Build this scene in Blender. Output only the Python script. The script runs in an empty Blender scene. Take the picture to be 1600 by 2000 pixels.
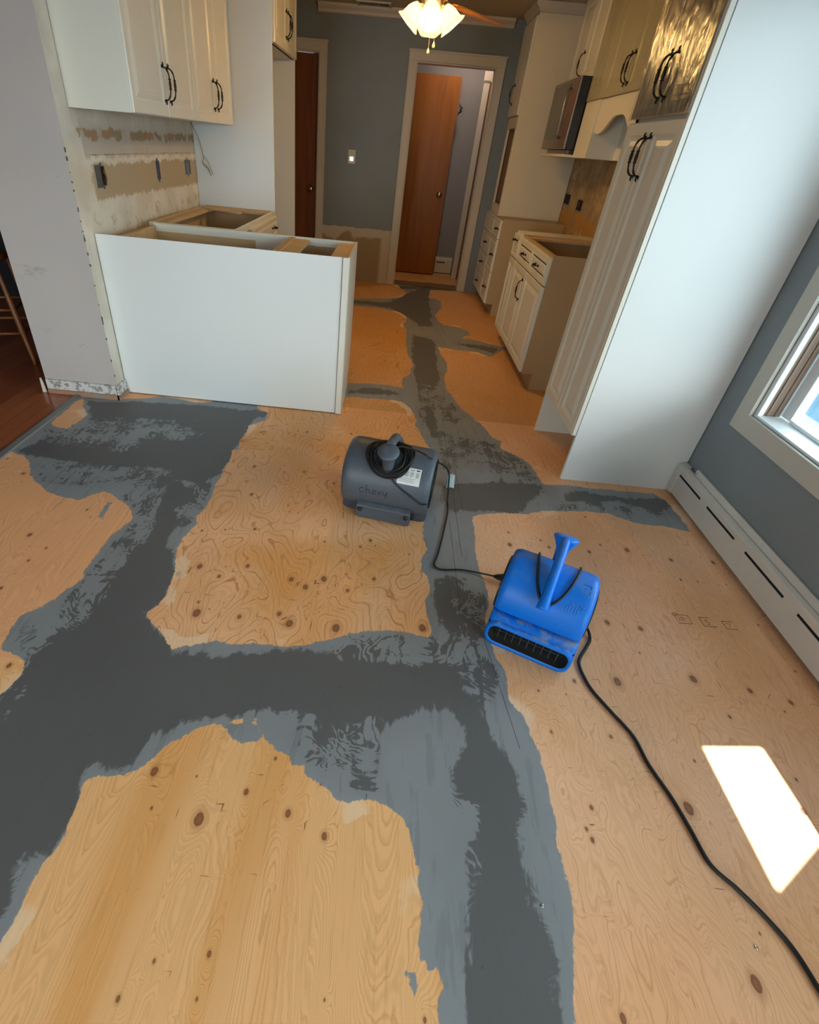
import bpy, bmesh, math, random
import numpy as np
from mathutils import Vector, Matrix, noise as mnoise
random.seed(7)
scn = bpy.context.scene
COL = scn.collection

# ---------------------------------------------------------------- camera
cam = bpy.data.cameras.new('camera'); cam_o = bpy.data.objects.new('camera', cam); COL.objects.link(cam_o)
cam.sensor_fit = 'VERTICAL'; cam.sensor_height = 24; cam.sensor_width = 19.2
cam.lens = 978.243 * 24 / 2000
cam.shift_x = (800 - 698.48) / 2000; cam.shift_y = 0
cam.clip_start = 0.02
_R = Vector((0.99444501, 0.07393864, 0.07491464)); _U = Vector((-0.10411344, 0.58631356, 0.80336592)); _F = Vector((-0.01547631, 0.80670285, -0.5907546))
cam_o.matrix_world = Matrix(((_R.x, _U.x, -_F.x, 0), (_R.y, _U.y, -_F.y, 0), (_R.z, _U.z, -_F.z, 1.35), (0, 0, 0, 1)))
scn.camera = cam_o
scn.view_settings.view_transform = 'Standard'
scn.view_settings.look = 'None'
scn.view_settings.gamma = 1
scn.view_settings.use_curve_mapping = False
scn.view_settings.exposure = 0.36
scn.cycles.use_adaptive_sampling = True; scn.cycles.adaptive_threshold = 0.02
scn.cycles.max_bounces = 7; scn.cycles.diffuse_bounces = 3; scn.cycles.glossy_bounces = 3; scn.cycles.transmission_bounces = 3; scn.cycles.transparent_max_bounces = 8; scn.cycles.caustics_reflective = False; scn.cycles.caustics_refractive = False

# ---------------------------------------------------------------- sky and sun
SKY = 9.0
SUN = 30.0
FANW = 22.0
HALLE = 34.0
world = bpy.data.worlds.new('world'); scn.world = world; world.use_nodes = True
wn = world.node_tree; wn.nodes.clear()
_o = wn.nodes.new('ShaderNodeOutputWorld'); _b = wn.nodes.new('ShaderNodeBackground')
_g = wn.nodes.new('ShaderNodeTexGradient'); _t = wn.nodes.new('ShaderNodeTexCoord'); _m = wn.nodes.new('ShaderNodeMapping'); _c = wn.nodes.new('ShaderNodeValToRGB')
_m.inputs['Rotation'].default_value = (0, math.radians(90), 0)
wn.links.new(_t.outputs['Generated'], _m.inputs[0]); wn.links.new(_m.outputs[0], _g.inputs[0]); wn.links.new(_g.outputs[0], _c.inputs[0])
_c.color_ramp.elements[0].position = 0.0; _c.color_ramp.elements[0].color = (0.85, 0.93, 0.94, 1)
_c.color_ramp.elements[1].position = 1.0; _c.color_ramp.elements[1].color = (0.78, 0.91, 0.95, 1)
wn.links.new(_c.outputs[0], _b.inputs[0]); wn.links.new(_b.outputs[0], _o.inputs[0])
_b.inputs[1].default_value = SKY
sun = bpy.data.lights.new('sun', 'SUN'); sun.energy = SUN; sun.angle = math.radians(0.35); sun.color = (1, 0.95, 0.86)
SUN_EL = math.radians(58)
sun_o = bpy.data.objects.new('sun', sun); COL.objects.link(sun_o)
sun_o.rotation_euler = Vector((math.cos(SUN_EL), 0, math.sin(SUN_EL))).to_track_quat('Z', 'Y').to_euler()
def portal(name, loc, direction, sx, sy):
    l = bpy.data.lights.new(name, 'AREA'); l.shape = 'RECTANGLE'; l.size = sx; l.size_y = sy; l.cycles.is_portal = True
    o = bpy.data.objects.new(name, l); COL.objects.link(o); o.location = loc
    o.rotation_euler = Vector(direction).to_track_quat('-Z', 'Y').to_euler()
portal('sky_portal_window', (1.76, 1.2, 1.27), (-1, 0, 0), 1.46, 1.8)
portal('sky_portal_patio', (-1.9, -2.56, 1.05), (0, 1, 0), 1.4, 2.1)
portal('sky_portal_added_window', (1.76, -1.2, 1.12), (-1, 0, 0), 1.86, 2.2)  # serves the window added behind the camera

# ---------------------------------------------------------------- helpers
def tag(o, label=None, cat=None, group=None, kind=None):
    if label: o['label'] = label
    if cat: o['category'] = cat
    if group: o['group'] = group
    if kind: o['kind'] = kind
    return o
def empty(name, loc=(0, 0, 0), rz=0.0, label=None, cat=None, group=None):
    o = bpy.data.objects.new(name, None); COL.objects.link(o); o.location = loc; o.rotation_euler = (0, 0, rz)
    o.empty_display_size = 0.1
    return tag(o, label, cat, group)

class MB:
    def __init__(s): s.v = []; s.f = []; s.m = []; s.sm = []
    def quad(s, idx, mi=0, sm=False): s.f.append(tuple(idx)); s.m.append(mi); s.sm.append(sm)
    def box(s, x0, x1, y0, y1, z0, z1, mi=0, mats=None):
        # mats: dict face->material index, faces '-x','+x','-y','+y','-z','+z'
        b = len(s.v)
        s.v += [(x0,y0,z0),(x1,y0,z0),(x1,y1,z0),(x0,y1,z0),(x0,y0,z1),(x1,y0,z1),(x1,y1,z1),(x0,y1,z1)]
        F = {'-z':(0,3,2,1),'+z':(4,5,6,7),'-y':(0,1,5,4),'+x':(1,2,6,5),'+y':(2,3,7,6),'-x':(3,0,4,7)}
        for k, q in F.items(): s.quad([b+i for i in q], (mats or {}).get(k, mi))
        return s
    def prism(s, pts, a0, a1, axis='x', mi=0, sm=False, caps=True):
        # pts: 2D outline; axis x -> (y,z), y -> (x,z), z -> (x,y)
        b = len(s.v); n = len(pts)
        def P(p, a): return {'x': (a, p[0], p[1]), 'y': (p[0], a, p[1]), 'z': (p[0], p[1], a)}[axis]
        for p in pts: s.v.append(P(p, a0))
        for p in pts: s.v.append(P(p, a1))
        for i in range(n): s.quad((b+i, b+(i+1) % n, b+n+(i+1) % n, b+n+i), mi, sm)
        if caps: s.quad(tuple(b+i for i in range(n))[::-1], mi); s.quad(tuple(b+n+i for i in range(n)), mi)
        return s
    def tube(s, pts, r, n=10, mi=0, closed=False, cap=True):
        pts = [Vector(p) for p in pts]; N = len(pts)
        rr = r if hasattr(r, '__len__') else [r]*N
        b = len(s.v); prev = None
        for i, p in enumerate(pts):
            a = pts[(i-1) % N] if (i > 0 or closed) else p; c = pts[(i+1) % N] if (i < N-1 or closed) else p
            t = (c-a).normalized()
            if prev is None:
                u = t.orthogonal().normalized()
            else:
                u = (prev - t*prev.dot(t))
                u = u.normalized() if u.length > 1e-6 else t.orthogonal().normalized()
            prev = u; w = t.cross(u)
            for k in range(n):
                an = 2*math.pi*k/n; s.v.append(tuple(p + (u*math.cos(an) + w*math.sin(an))*rr[i]))
        for i in range(N if closed else N-1):
            j = (i+1) % N
            for k in range(n): s.quad((b+i*n+k, b+i*n+(k+1) % n, b+j*n+(k+1) % n, b+j*n+k), mi, True)
        if cap and not closed:
            s.quad(tuple(b+k for k in range(n))[::-1], mi); s.quad(tuple(b+(N-1)*n+k for k in range(n)), mi)
        return s
    def lathe(s, prof, c=(0, 0, 0), axis=(0, 0, 1), n=24, mi=0, closed=False):
        # prof: list of (radius, height along axis)
        A = Vector(axis).normalized(); u = A.orthogonal().normalized(); w = A.cross(u); c = Vector(c); b = len(s.v)
        for r, h in prof:
            for k in range(n):
                an = 2*math.pi*k/n; s.v.append(tuple(c + A*h + (u*math.cos(an) + w*math.sin(an))*max(r, 1e-5)))
        for i in range(len(prof)-1):
            for k in range(n): s.quad((b+i*n+k, b+i*n+(k+1) % n, b+(i+1)*n+(k+1) % n, b+(i+1)*n+k), mi, True)
        return s
    def panel(s, x0, x1, z0, z1, yf, th, rings, mi=0):
        # raised-panel front facing -y : rings = [(inset, dy)] dy<0 is towards the viewer relative to yf
        b = len(s.v)
        R = [(0, th), (0, 0.003), (0.003, 0)] + rings
        for ins, dy in R:
            y = yf + dy
            s.v += [(x0+ins, y, z0+ins), (x1-ins, y, z0+ins), (x1-ins, y, z1-ins), (x0+ins, y, z1-ins)]
        s.quad((b+3, b+2, b+1, b), mi)
        for i in range(len(R)-1):
            for k in range(4): s.quad((b+i*4+k, b+i*4+(k+1) % 4, b+(i+1)*4+(k+1) % 4, b+(i+1)*4+k), mi)
        e = b+(len(R)-1)*4
        s.quad((e, e+1, e+2, e+3), mi)
        return s
    def grid(s, fn, nu, nv, mi=0, sm=True):
        b = len(s.v)
        for i in range(nu+1):
            for j in range(nv+1): s.v.append(tuple(fn(i/nu, j/nv)))
        for i in range(nu):
            for j in range(nv):
                a = b+i*(nv+1)+j; s.quad((a, a+nv+1, a+nv+2, a+1), mi, sm)
        return s
    def build(s, name, mats, parent=None, bevel=0.0, loc=None, rz=None, fix=True):
        me = bpy.data.meshes.new(name); me.from_pydata(s.v, [], s.f)
        for m in (mats if isinstance(mats, (list, tuple)) else [mats]): me.materials.append(m)
        me.polygons.foreach_set('material_index', s.m); me.polygons.foreach_set('use_smooth', s.sm)
        me.update()
        if fix:
            bm = bmesh.new(); bm.from_mesh(me); bmesh.ops.recalc_face_normals(bm, faces=bm.faces); bm.to_mesh(me); bm.free()
        o = bpy.data.objects.new(name, me); COL.objects.link(o)
        if parent: o.parent = parent
        if loc: o.location = loc
        if rz is not None: o.rotation_euler = (0, 0, rz)
        if bevel:
            md = o.modifiers.new('bevel', 'BEVEL'); md.width = bevel; md.segments = 2; md.limit_method = 'ANGLE'; md.angle_limit = math.radians(50)
        return o
def structure(o): o['kind'] = 'structure'; return o

# ---------------------------------------------------------------- material helpers
def srgb(r, g, b):
    f = lambda c: (c/255/12.92) if c/255 <= 0.04045 else ((c/255+0.055)/1.055)**2.4
    return (f(r), f(g), f(b), 1)
class NT:
    def __init__(s, name):
        s.mat = bpy.data.materials.new(name); s.mat.use_nodes = True; s.t = s.mat.node_tree; s.t.nodes.clear()
        s.out = s.n('ShaderNodeOutputMaterial'); s.bsdf = s.n('ShaderNodeBsdfPrincipled'); s.l(s.bsdf.outputs[0], s.out.inputs[0])
        s._pos = None
    def n(s, t, **k):
        x = s.t.nodes.new(t)
        for a, b in k.items(): setattr(x, a, b)
        return x
    def l(s, a, b): s.t.links.new(a, b)
    def set(s, sock, v):
        i = s.bsdf.inputs[sock]
        if isinstance(v, bpy.types.NodeSocket): s.l(v, i)
        else: i.default_value = v
    def m(s, op, a, b=None, c=None, clamp=False):
        x = s.n('ShaderNodeMath', operation=op); x.use_clamp = clamp
        for i, v in enumerate((a, b, c)):
            if v is None: continue
            if isinstance(v, bpy.types.NodeSocket): s.l(v, x.inputs[i])
            else: x.inputs[i].default_value = v
        return x.outputs[0]
    def pos(s):
        if s._pos is None: s._pos = s.n('ShaderNodeTexCoord').outputs['Object']
        return s._pos
    def wpos(s): return s.n('ShaderNodeNewGeometry').outputs['Position']
    def scale(s, v, sc, off=(0, 0, 0), rot=(0, 0, 0)):
        x = s.n('ShaderNodeMapping'); s.l(v, x.inputs[0]); x.inputs['Scale'].default_value = sc; x.inputs['Location'].default_value = off; x.inputs['Rotation'].default_value = rot
        return x.outputs[0]
    def noise(s, v, scale=5, detail=4, rough=0.5, dist=0.0, w=None):
        x = s.n('ShaderNodeTexNoise')
        if w is not None: x.noise_dimensions = '4D'; x.inputs['W'].default_value = w
        s.l(v, x.inputs['Vector']); x.inputs['Scale'].default_value = scale; x.inputs['Detail'].default_value = detail; x.inputs['Roughness'].default_value = rough; x.inputs['Distortion'].default_value = dist
        return x.outputs['Fac']
    def xyz(s, v):
        x = s.n('ShaderNodeSeparateXYZ'); s.l(v, x.inputs[0]); return x.outputs
    def step(s, x, a, b):   # smooth 0..1 between a and b
        r = s.n('ShaderNodeMapRange', interpolation_type='SMOOTHSTEP')
        for i, v in ((0, x), (1, a), (2, b)):
            if isinstance(v, bpy.types.NodeSocket): s.l(v, r.inputs[i])
            else: r.inputs[i].default_value = v
        return r.outputs[0]
    def mix(s, f, a, b, blend='MIX'):
        x = s.n('ShaderNodeMix', data_type='RGBA', blend_type=blend)
        for i, v in ((0, f), (6, a), (7, b)):
            if isinstance(v, bpy.types.NodeSocket): s.l(v, x.inputs[i])
            else: x.inputs[i].default_value = v
        return x.outputs[2]
    def bump(s, h, strength=0.2, dist=0.01):
        x = s.n('ShaderNodeBump'); s.l(h, x.inputs['Height']); x.inputs['Strength'].default_value = strength; x.inputs['Distance'].default_value = dist
        s.l(x.outputs[0], s.bsdf.inputs['Normal'])
    def attr(s, name):
        x = s.n('ShaderNodeAttribute'); x.attribute_name = name; return x.outputs['Fac']
def plain(name, col, rough=0.5, metal=0.0, spec=0.5, var=0.03, nscale=6, bump=0.0, bscale=60, coat=0.0):
    t = NT(name); n = t.noise(t.pos(), nscale, 5)
    k = t.m('MULTIPLY_ADD', n, 2*var, 1-var)
    hsv = t.n('ShaderNodeHueSaturation'); hsv.inputs['Color'].default_value = col; t.l(k, hsv.inputs['Value'])
    t.set('Base Color', hsv.outputs[0]); t.set('Roughness', rough); t.set('Metallic', metal); t.set('Specular IOR Level', spec)
    if coat: t.set('Coat Weight', coat)
    if bump: t.bump(t.noise(t.pos(), bscale, 3), bump, 0.002)
    return t.mat
def emissive(name, col, strength, base=(1, 1, 1, 1)):
    t = NT(name); t.set('Base Color', base); t.set('Emission Color', col); t.set('Emission Strength', strength); return t.mat

# outlines on the floor (metres): bare plywood, holes in it, darker compound, knots
BARE={'C':[(-1.943,1.293),(-1.861,1.728),(-1.797,1.998),(-1.770,2.039),(-1.695,2.019),(-1.629,1.963),(-1.575,1.875),(-1.511,1.818),(-1.416,1.754),(-1.332,1.720),(-1.250,1.717),(-1.221,1.769),(-1.175,1.792),(-1.114,1.767),(-1.053,1.722),(-1.000,1.665),(-0.972,1.618),(-0.988,1.578),(-1.009,1.526),(-1.017,1.467),(-1.022,1.411),(-1.018,1.354),(-1.010,1.300),(-1.001,1.263),(-1.003,1.235),(-1.019,1.205),(-1.037,1.167),(-1.050,1.135),(-1.076,1.094),(-1.101,1.066),(-1.107,1.026),(-1.103,0.989),(-1.095,0.954),(-1.090,0.933),(-1.192,0.913),(-1.652,0.980)],
'D':[(-1.546,0.865),(-1.089,0.927),(-1.074,0.922),(-1.035,0.913),(-0.993,0.895),(-0.976,0.868),(-0.970,0.837),(-0.977,0.806),(-0.988,0.774),(-1.054,0.652),(-1.340,0.644)],
'J':[(-1.736,2.679),(-1.704,2.597),(-1.631,2.516),(-1.629,2.435),(-1.638,2.377),(-1.639,2.323),(-1.687,2.323),(-1.739,2.343),(-1.758,2.394),(-1.765,2.497),(-1.768,2.658),(-1.763,2.699)],
'K':[(-1.552,2.738),(-1.424,2.783),(-1.333,2.833),(-1.216,2.821),(-1.096,2.797),(-1.008,2.837),(-1.033,2.881),(-1.134,2.912),(-1.373,2.937),(-1.582,2.913)],
'A':[(-0.732,2.806),(-0.645,2.762),(-0.642,2.651),(-0.719,2.575),(-0.706,2.444),(-0.724,2.398),(-0.702,2.282),(-0.729,2.276),(-0.723,2.220),(-0.715,2.061),(-0.724,1.945),(-0.705,1.857),(-0.707,1.785),(-0.720,1.701),(-0.710,1.626),(-0.727,1.586),(-0.728,1.527),(-0.725,1.449),(-0.699,1.369),(-0.681,1.293),(-0.680,1.229),(-0.690,1.175),(-0.704,1.131),(-0.701,1.115),(-0.671,1.079),(-0.639,1.061),(-0.608,1.027),(-0.571,0.993),(-0.549,1.013),(-0.501,1.027),(-0.448,1.046),(-0.389,1.050),(-0.301,1.054),(-0.211,1.052),(-0.158,1.061),(-0.086,1.098),(-0.024,1.132),(0.041,1.157),(0.107,1.171),(0.174,1.176),(0.227,1.166),(0.267,1.159),(0.269,1.211),(0.261,1.264),(0.260,1.330),(0.277,1.393),(0.265,1.455),(0.247,1.508),(0.253,1.567),(0.279,1.620),(0.269,1.682),(0.258,1.733),(0.268,1.790),(0.294,2.074),(0.316,2.414),(0.328,2.499),(0.298,2.598),(0.275,2.685),(0.250,2.776),(0.249,2.942),(0.208,3.043),(0.169,3.127),(0.081,3.141),(-0.065,3.117),(-0.164,3.129),(-0.211,3.105),(-0.325,3.082),(-0.719,3.025)],
'F':[(-0.331,5.426),(-0.125,5.445),(0.106,5.386),(0.203,5.226),(0.210,5.070),(0.167,4.904),(0.201,4.772),(0.193,4.419),(0.204,4.112),(0.249,3.848),(0.224,3.652),(0.169,3.548),(0.158,3.460),(0.169,3.367),(0.054,3.391),(-0.081,3.383),(-0.208,3.349),(-0.482,3.277),(-0.787,5.251)],
'G':[(-0.968,6.429),(0.035,6.800),(0.147,6.440),(0.217,6.206),(0.149,6.001),(-0.014,5.867),(-0.221,5.784),(-0.344,5.702),(-0.831,5.539)],
'I':[(0.504,6.515),(0.811,6.567),(1.789,6.980),(1.307,4.603),(1.043,4.521),(0.911,4.604),(0.785,4.671),(0.691,4.663),(0.800,4.810),(0.784,4.921),(0.682,5.031),(0.568,5.042),(0.518,5.178),(0.500,5.389),(0.586,5.685),(0.596,5.977),(0.535,6.088),(0.467,6.061)],
'H':[(1.030,4.437),(0.908,4.212),(0.810,4.312),(0.684,4.313),(0.472,4.345),(0.486,4.159),(0.521,3.959),(0.509,3.792),(0.476,3.631),(0.484,3.435),(0.514,3.286),(0.550,3.126),(0.608,3.026),(0.660,2.910),(0.710,2.742),(0.764,2.698),(0.733,2.611),(0.807,2.548),(0.868,2.478),(0.887,2.372),(0.904,2.273),(0.902,2.253),(1.027,2.268),(1.157,2.267),(1.253,2.276),(1.344,2.268),(1.487,2.278),(1.525,2.235),(1.535,2.112),(1.537,1.982),(1.769,2.022),(2.105,2.654),(2.275,3.735),(2.008,4.735)],
'E':[(1.518,1.958),(1.452,1.981),(1.368,1.981),(1.285,1.988),(1.226,2.013),(1.175,2.041),(1.070,2.037),(0.963,2.025),(0.857,2.013),(0.762,1.967),(0.667,1.958),(0.553,1.931),(0.499,1.900),(0.489,1.778),(0.479,1.653),(0.483,1.564),(0.490,1.501),(0.501,1.422),(0.501,1.347),(0.472,1.255),(0.482,1.144),(0.487,1.100),(0.502,1.080),(0.513,1.040),(0.513,1.006),(0.503,0.978),(0.508,0.941),(0.528,0.901),(0.535,0.909),(0.554,0.832),(0.563,0.770),(0.567,0.727),(0.566,0.667),(0.560,0.601),(0.557,0.552),(0.564,0.504),(0.563,0.465),(0.561,0.429),(0.549,0.376),(0.535,0.324),(0.523,0.311),(0.521,0.281),(0.519,0.253),(0.516,0.235),(0.475,0.051),(1.252,0.109),(2.037,0.906),(1.919,1.643),(1.841,2.133),(1.698,2.151)],
'B':[(-0.639,0.247),(-0.638,0.281),(-0.636,0.317),(-0.636,0.358),(-0.636,0.395),(-0.624,0.419),(-0.617,0.447),(-0.628,0.479),(-0.628,0.509),(-0.634,0.549),(-0.638,0.575),(-0.599,0.586),(-0.548,0.594),(-0.510,0.621),(-0.491,0.648),(-0.470,0.688),(-0.439,0.719),(-0.399,0.744),(-0.355,0.760),(-0.323,0.744),(-0.302,0.727),(-0.267,0.718),(-0.231,0.725),(-0.224,0.739),(-0.182,0.721),(-0.174,0.706),(-0.134,0.691),(-0.130,0.671),(-0.095,0.677),(-0.085,0.643),(-0.072,0.642),(-0.030,0.615),(-0.000,0.595),(0.035,0.587),(0.063,0.604),(0.095,0.607),(0.133,0.596),(0.165,0.575),(0.186,0.544),(0.198,0.509),(0.209,0.467),(0.211,0.414),(0.211,0.358),(0.208,0.323),(0.223,0.298),(0.235,0.286),(0.244,0.293),(0.249,0.265),(0.241,0.240),(0.248,0.212),(0.244,0.033),(-1.139,-0.071),(-0.785,0.062)],
'behind':[(-1.9,0.04),(1.8,0.04),(1.8,-3),(-1.9,-3)],
'hall':[(-1.9,6.80),(0.3,6.80),(0.5,6.92),(0.9,6.90),(1.8,6.95),(1.8,7.9),(-1.9,7.9)],
'Ba':[(-0.320,0.773),(-0.306,0.781),(-0.248,0.793),(-0.228,0.761),(-0.217,0.737),(-0.228,0.732),(-0.240,0.760),(-0.256,0.781),(-0.303,0.771)]}
HOLES={'h1':[(-1.132,1.729),(-1.113,1.721),(-1.103,1.673),(-1.095,1.603),(-1.127,1.610),(-1.129,1.648),(-1.129,1.681)],
'h2':[(0.180,0.287),(0.203,0.283),(0.207,0.261),(0.196,0.248),(0.190,0.263),(0.179,0.275)]}
DARK={'d1':[(-1.733,2.676),(-1.090,2.781),(-0.645,2.762),(-0.710,2.580),(-0.710,2.305),(-0.728,2.042),(-0.806,1.934),(-0.751,1.878),(-0.787,1.710),(-0.777,1.533),(-0.706,1.388),(-0.680,1.293),(-0.687,1.176),(-0.703,1.126),(-0.672,1.080),(-0.611,1.028),(-0.565,0.973),(-0.307,1.023),(-0.143,1.058),(-0.050,1.039),(0.072,1.043),(0.202,1.048),(0.275,1.142),(0.375,1.071),(0.374,0.990),(0.411,0.906),(0.428,0.809),(0.487,0.732),(0.492,0.672),(0.482,0.594),(0.469,0.502),(0.487,0.421),(0.502,0.350),(0.507,0.270),(0.501,0.233),(0.465,0.076),(0.298,0.063),(0.304,0.217),(0.300,0.299),(0.309,0.444),(0.322,0.577),(0.308,0.626),(0.316,0.725),(0.346,0.769),(0.357,0.827),(0.325,0.869),(0.244,0.879),(0.169,0.830),(0.110,0.804),(0.021,0.781),(-0.069,0.783),(-0.133,0.807),(-0.228,0.822),(-0.404,0.776),(-0.461,0.750),(-0.501,0.712),(-0.519,0.655),(-0.549,0.607),(-0.641,0.581),(-0.630,0.513),(-0.634,0.430),(-0.672,0.395),(-0.672,0.333),(-0.664,0.285),(-0.785,0.062),(-1.342,0.527),(-0.951,0.718),(-0.973,0.800),(-0.968,0.850),(-1.003,0.924),(-0.997,1.011),(-0.942,1.074),(-0.916,1.167),(-0.942,1.272),(-0.906,1.398),(-0.883,1.489),(-0.897,1.631),(-0.914,1.734),(-0.941,1.904),(-0.957,2.016),(-1.188,2.018),(-1.399,1.995),(-1.558,2.022),(-1.758,2.057),(-1.701,2.178),(-1.477,2.237),(-1.138,2.451),(-1.356,2.485),(-1.599,2.475)],
'd2':[(0.217,6.206),(0.380,6.540),(0.351,6.857),(0.541,6.942),(0.504,6.515),(0.461,5.923),(0.472,5.435),(0.449,4.952),(0.335,4.913),(0.211,5.229),(0.027,5.503),(-0.330,5.517),(-0.799,5.335),(-0.817,5.450),(-0.339,5.639),(0.006,5.712),(0.068,5.834)],
'd3':[(0.274,4.615),(0.457,4.544),(0.455,4.043),(0.454,3.625),(0.378,3.408),(0.381,3.062),(0.378,2.651),(0.335,2.660),(0.290,2.908),(0.290,3.230),(0.266,3.545),(0.239,3.980),(0.259,4.481)],
'd4':[(-0.203,3.231),(-0.056,3.308),(0.128,3.291),(0.139,3.217),(-0.050,3.194),(-0.188,3.172)],
'd5':[(0.372,2.135),(0.497,2.209),(0.780,2.246),(0.898,2.235),(0.873,2.164),(0.797,2.055),(0.728,1.969),(0.502,1.929),(0.384,1.922),(0.346,2.004)],
'd6':[(0.972,2.198),(1.098,2.222),(1.230,2.205),(1.403,2.229),(1.535,2.237),(1.528,2.156),(1.411,2.090),(1.329,2.105),(1.264,2.171),(1.115,2.128),(0.966,2.101)],
'd7':[(0.295,1.471),(0.410,1.488),(0.458,1.416),(0.472,1.307),(0.461,1.220),(0.386,1.109),(0.339,1.125),(0.330,1.170),(0.295,1.213),(0.294,1.326)],
'd8':[(0.661,4.484),(0.834,4.518),(1.036,4.479),(0.951,4.336),(0.822,4.413)],
'd9':[(0.391,2.729),(0.442,2.703),(0.445,2.408),(0.419,2.280),(0.379,2.395)],
'd10':[(0.527,2.593),(0.608,2.628),(0.709,2.562),(0.758,2.505),(0.708,2.446),(0.595,2.521)],
'd11':[(0.039,6.552),(0.821,6.690),(0.811,6.567),(0.042,6.395)]}
MOTTLE={'m1':[(-1.864,2.404),(-0.980,2.609),(-0.875,2.345),(-1.112,2.274),(-1.232,2.115),(-1.657,2.137)],
'm2':[(-1.625,1.964),(-1.356,2.001),(-0.956,2.014),(-0.931,1.815),(-0.921,1.653),(-0.986,1.641),(-1.134,1.792),(-1.499,1.797)],
'm3':[(-0.995,1.627),(-0.880,1.609),(-0.897,1.379),(-0.873,1.131),(-0.931,0.948),(-1.041,0.906),(-1.100,0.997),(-1.003,1.235),(-1.010,1.381)],
'm4':[(0.295,1.471),(0.424,1.491),(0.475,1.380),(0.461,1.220),(0.396,1.095),(0.351,1.126),(0.365,1.291),(0.320,1.414)],
'm5':[(0.391,2.729),(0.743,2.675),(0.870,2.447),(0.899,2.286),(0.679,2.258),(0.533,2.333),(0.388,2.289)],
'm6':[(-0.118,1.134),(0.278,1.189),(0.502,1.086),(0.491,0.938),(0.396,0.891),(0.368,0.989),(0.271,1.048),(0.073,1.042),(-0.050,1.043)],
'm7':[(-0.177,0.815),(0.108,0.836),(0.132,0.606),(-0.001,0.597),(-0.146,0.712)],
'm8':[(-1.021,0.824),(-0.989,0.886),(-0.919,0.807),(-0.906,0.696),(-0.947,0.640)],
'm9':[(-0.939,1.968),(-0.740,1.942),(-0.700,1.665),(-0.771,1.603),(-0.830,1.722),(-0.776,1.844)],
'm10':[(0.851,2.065),(1.110,2.112),(1.431,2.139),(1.499,2.090),(1.288,1.995),(0.909,2.015)],
'm11':[(0.298,3.554),(0.456,3.323),(0.605,3.004),(0.455,2.763),(0.401,3.067),(0.281,2.906)],
'm12':[(0.328,0.638),(0.376,0.633),(0.356,0.469),(0.319,0.486)]}
KNOTS=[(-0.582, 2.138, 0.0102), (-0.327, 2.136, 0.0085), (-0.536, 1.894, 0.0102), (-0.46, 1.645, 0.0085), (-0.611, 1.385, 0.0136), (-0.675, 1.334, 0.0119), (-0.433, 1.415, 0.0102), (-0.523, 1.343, 0.0085), (-0.254, 1.368, 0.0136), (-0.194, 1.336, 0.0136), (-0.131, 1.389, 0.0153), (0.034, 1.65, 0.0102), (-0.036, 1.341, 0.0085), (0.06, 1.418, 0.0094), (-0.546, 1.156, 0.0187), (-0.397, 1.159, 0.0102), (-0.264, 1.192, 0.0111), (-0.221, 1.153, 0.017), (-0.059, 1.156, 0.0187), (0.242, 1.198, 0.017), (-0.168, 2.061, 0.0077), (-0.128, 2.597, 0.0085), (-0.38, 2.565, 0.0085), (-0.475, 0.616, 0.0128), (-0.325, 0.517, 0.017), (-0.228, 0.591, 0.0085), (-0.113, 0.552, 0.0102), (-0.374, 0.193, 0.006), (-0.223, 0.273, 0.006), (-0.172, 0.684, 0.0051), (-0.447, 0.529, 0.0043), (-0.017, 0.511, 0.0094), (-1.602, 1.87, 0.0102), (-1.321, 1.46, 0.0111), (-1.19, 1.655, 0.0068), (-1.239, 1.319, 0.0068), (-1.247, 1.171, 0.0085), (-1.026, 0.874, 0.0094), (0.878, 1.058, 0.017), (1.146, 1.103, 0.0153), (1.321, 1.081, 0.0102), (1.437, 1.051, 0.0094), (1.198, 0.972, 0.0068), (0.733, 1.043, 0.0077), (0.79, 0.859, 0.0068), (0.613, 0.853, 0.0051), (0.934, 0.675, 0.017), (0.669, 0.649, 0.0068), (0.648, 0.571, 0.0068), (0.917, 0.328, 0.0153), (0.611, 0.25, 0.0085), (1.254, 0.702, 0.0102), (1.165, 1.771, 0.0136), (1.342, 1.733, 0.0102), (0.93, 1.319, 0.0119), (1.048, 1.307, 0.0111), (0.639, 1.721, 0.0119), (1.53, 1.746, 0.0102), (0.812, 1.732, 0.0085), (0.987, 1.73, 0.0094)]
# ---------------------------------------------------------------- materials
WHITE = plain('white_cabinet_paint', srgb(224, 221, 208), 0.32, var=0.015)
PANELW = plain('white_laminate', srgb(226, 229, 228), 0.38, var=0.012, nscale=3)
TRIMW = plain('trim_paint', srgb(205, 198, 186), 0.5, var=0.04)
PLYIN = plain('cabinet_plywood', srgb(196, 165, 122), 0.6, var=0.1, nscale=9)
BRONZE = plain('dark_bronze', srgb(44, 38, 33), 0.32, 0.7, var=0.15, nscale=40)
BLACKP = plain('black_plastic', srgb(22, 22, 24), 0.45)
RUBBER = plain('black_cord_rubber', srgb(20, 21, 22), 0.5)
CHROME = plain('chrome', srgb(200, 196, 190), 0.15, 1.0)
BRASS = plain('aged_nickel', srgb(190, 170, 140), 0.2, 1.0)
STEEL = plain('stainless_steel', srgb(150, 140, 128), 0.3, 0.9, var=0.05)
GLASSBLK = plain('black_oven_glass', srgb(14, 15, 18), 0.06, var=0.0)
GLASSGREY = plain('smoked_door_glass', srgb(70, 68, 62), 0.2, var=0.0)
HEATER = plain('heater_enamel', srgb(205, 201, 192), 0.42, var=0.06, nscale=14)
DARKGAP = plain('dark_inside', srgb(26, 24, 22), 0.9)
CONC = plain('outside_concrete', srgb(120, 122, 118), 0.9)
GALV = plain('galvanised_box', srgb(112, 116, 118), 0.4, 0.6, var=0.1, nscale=60)
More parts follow.
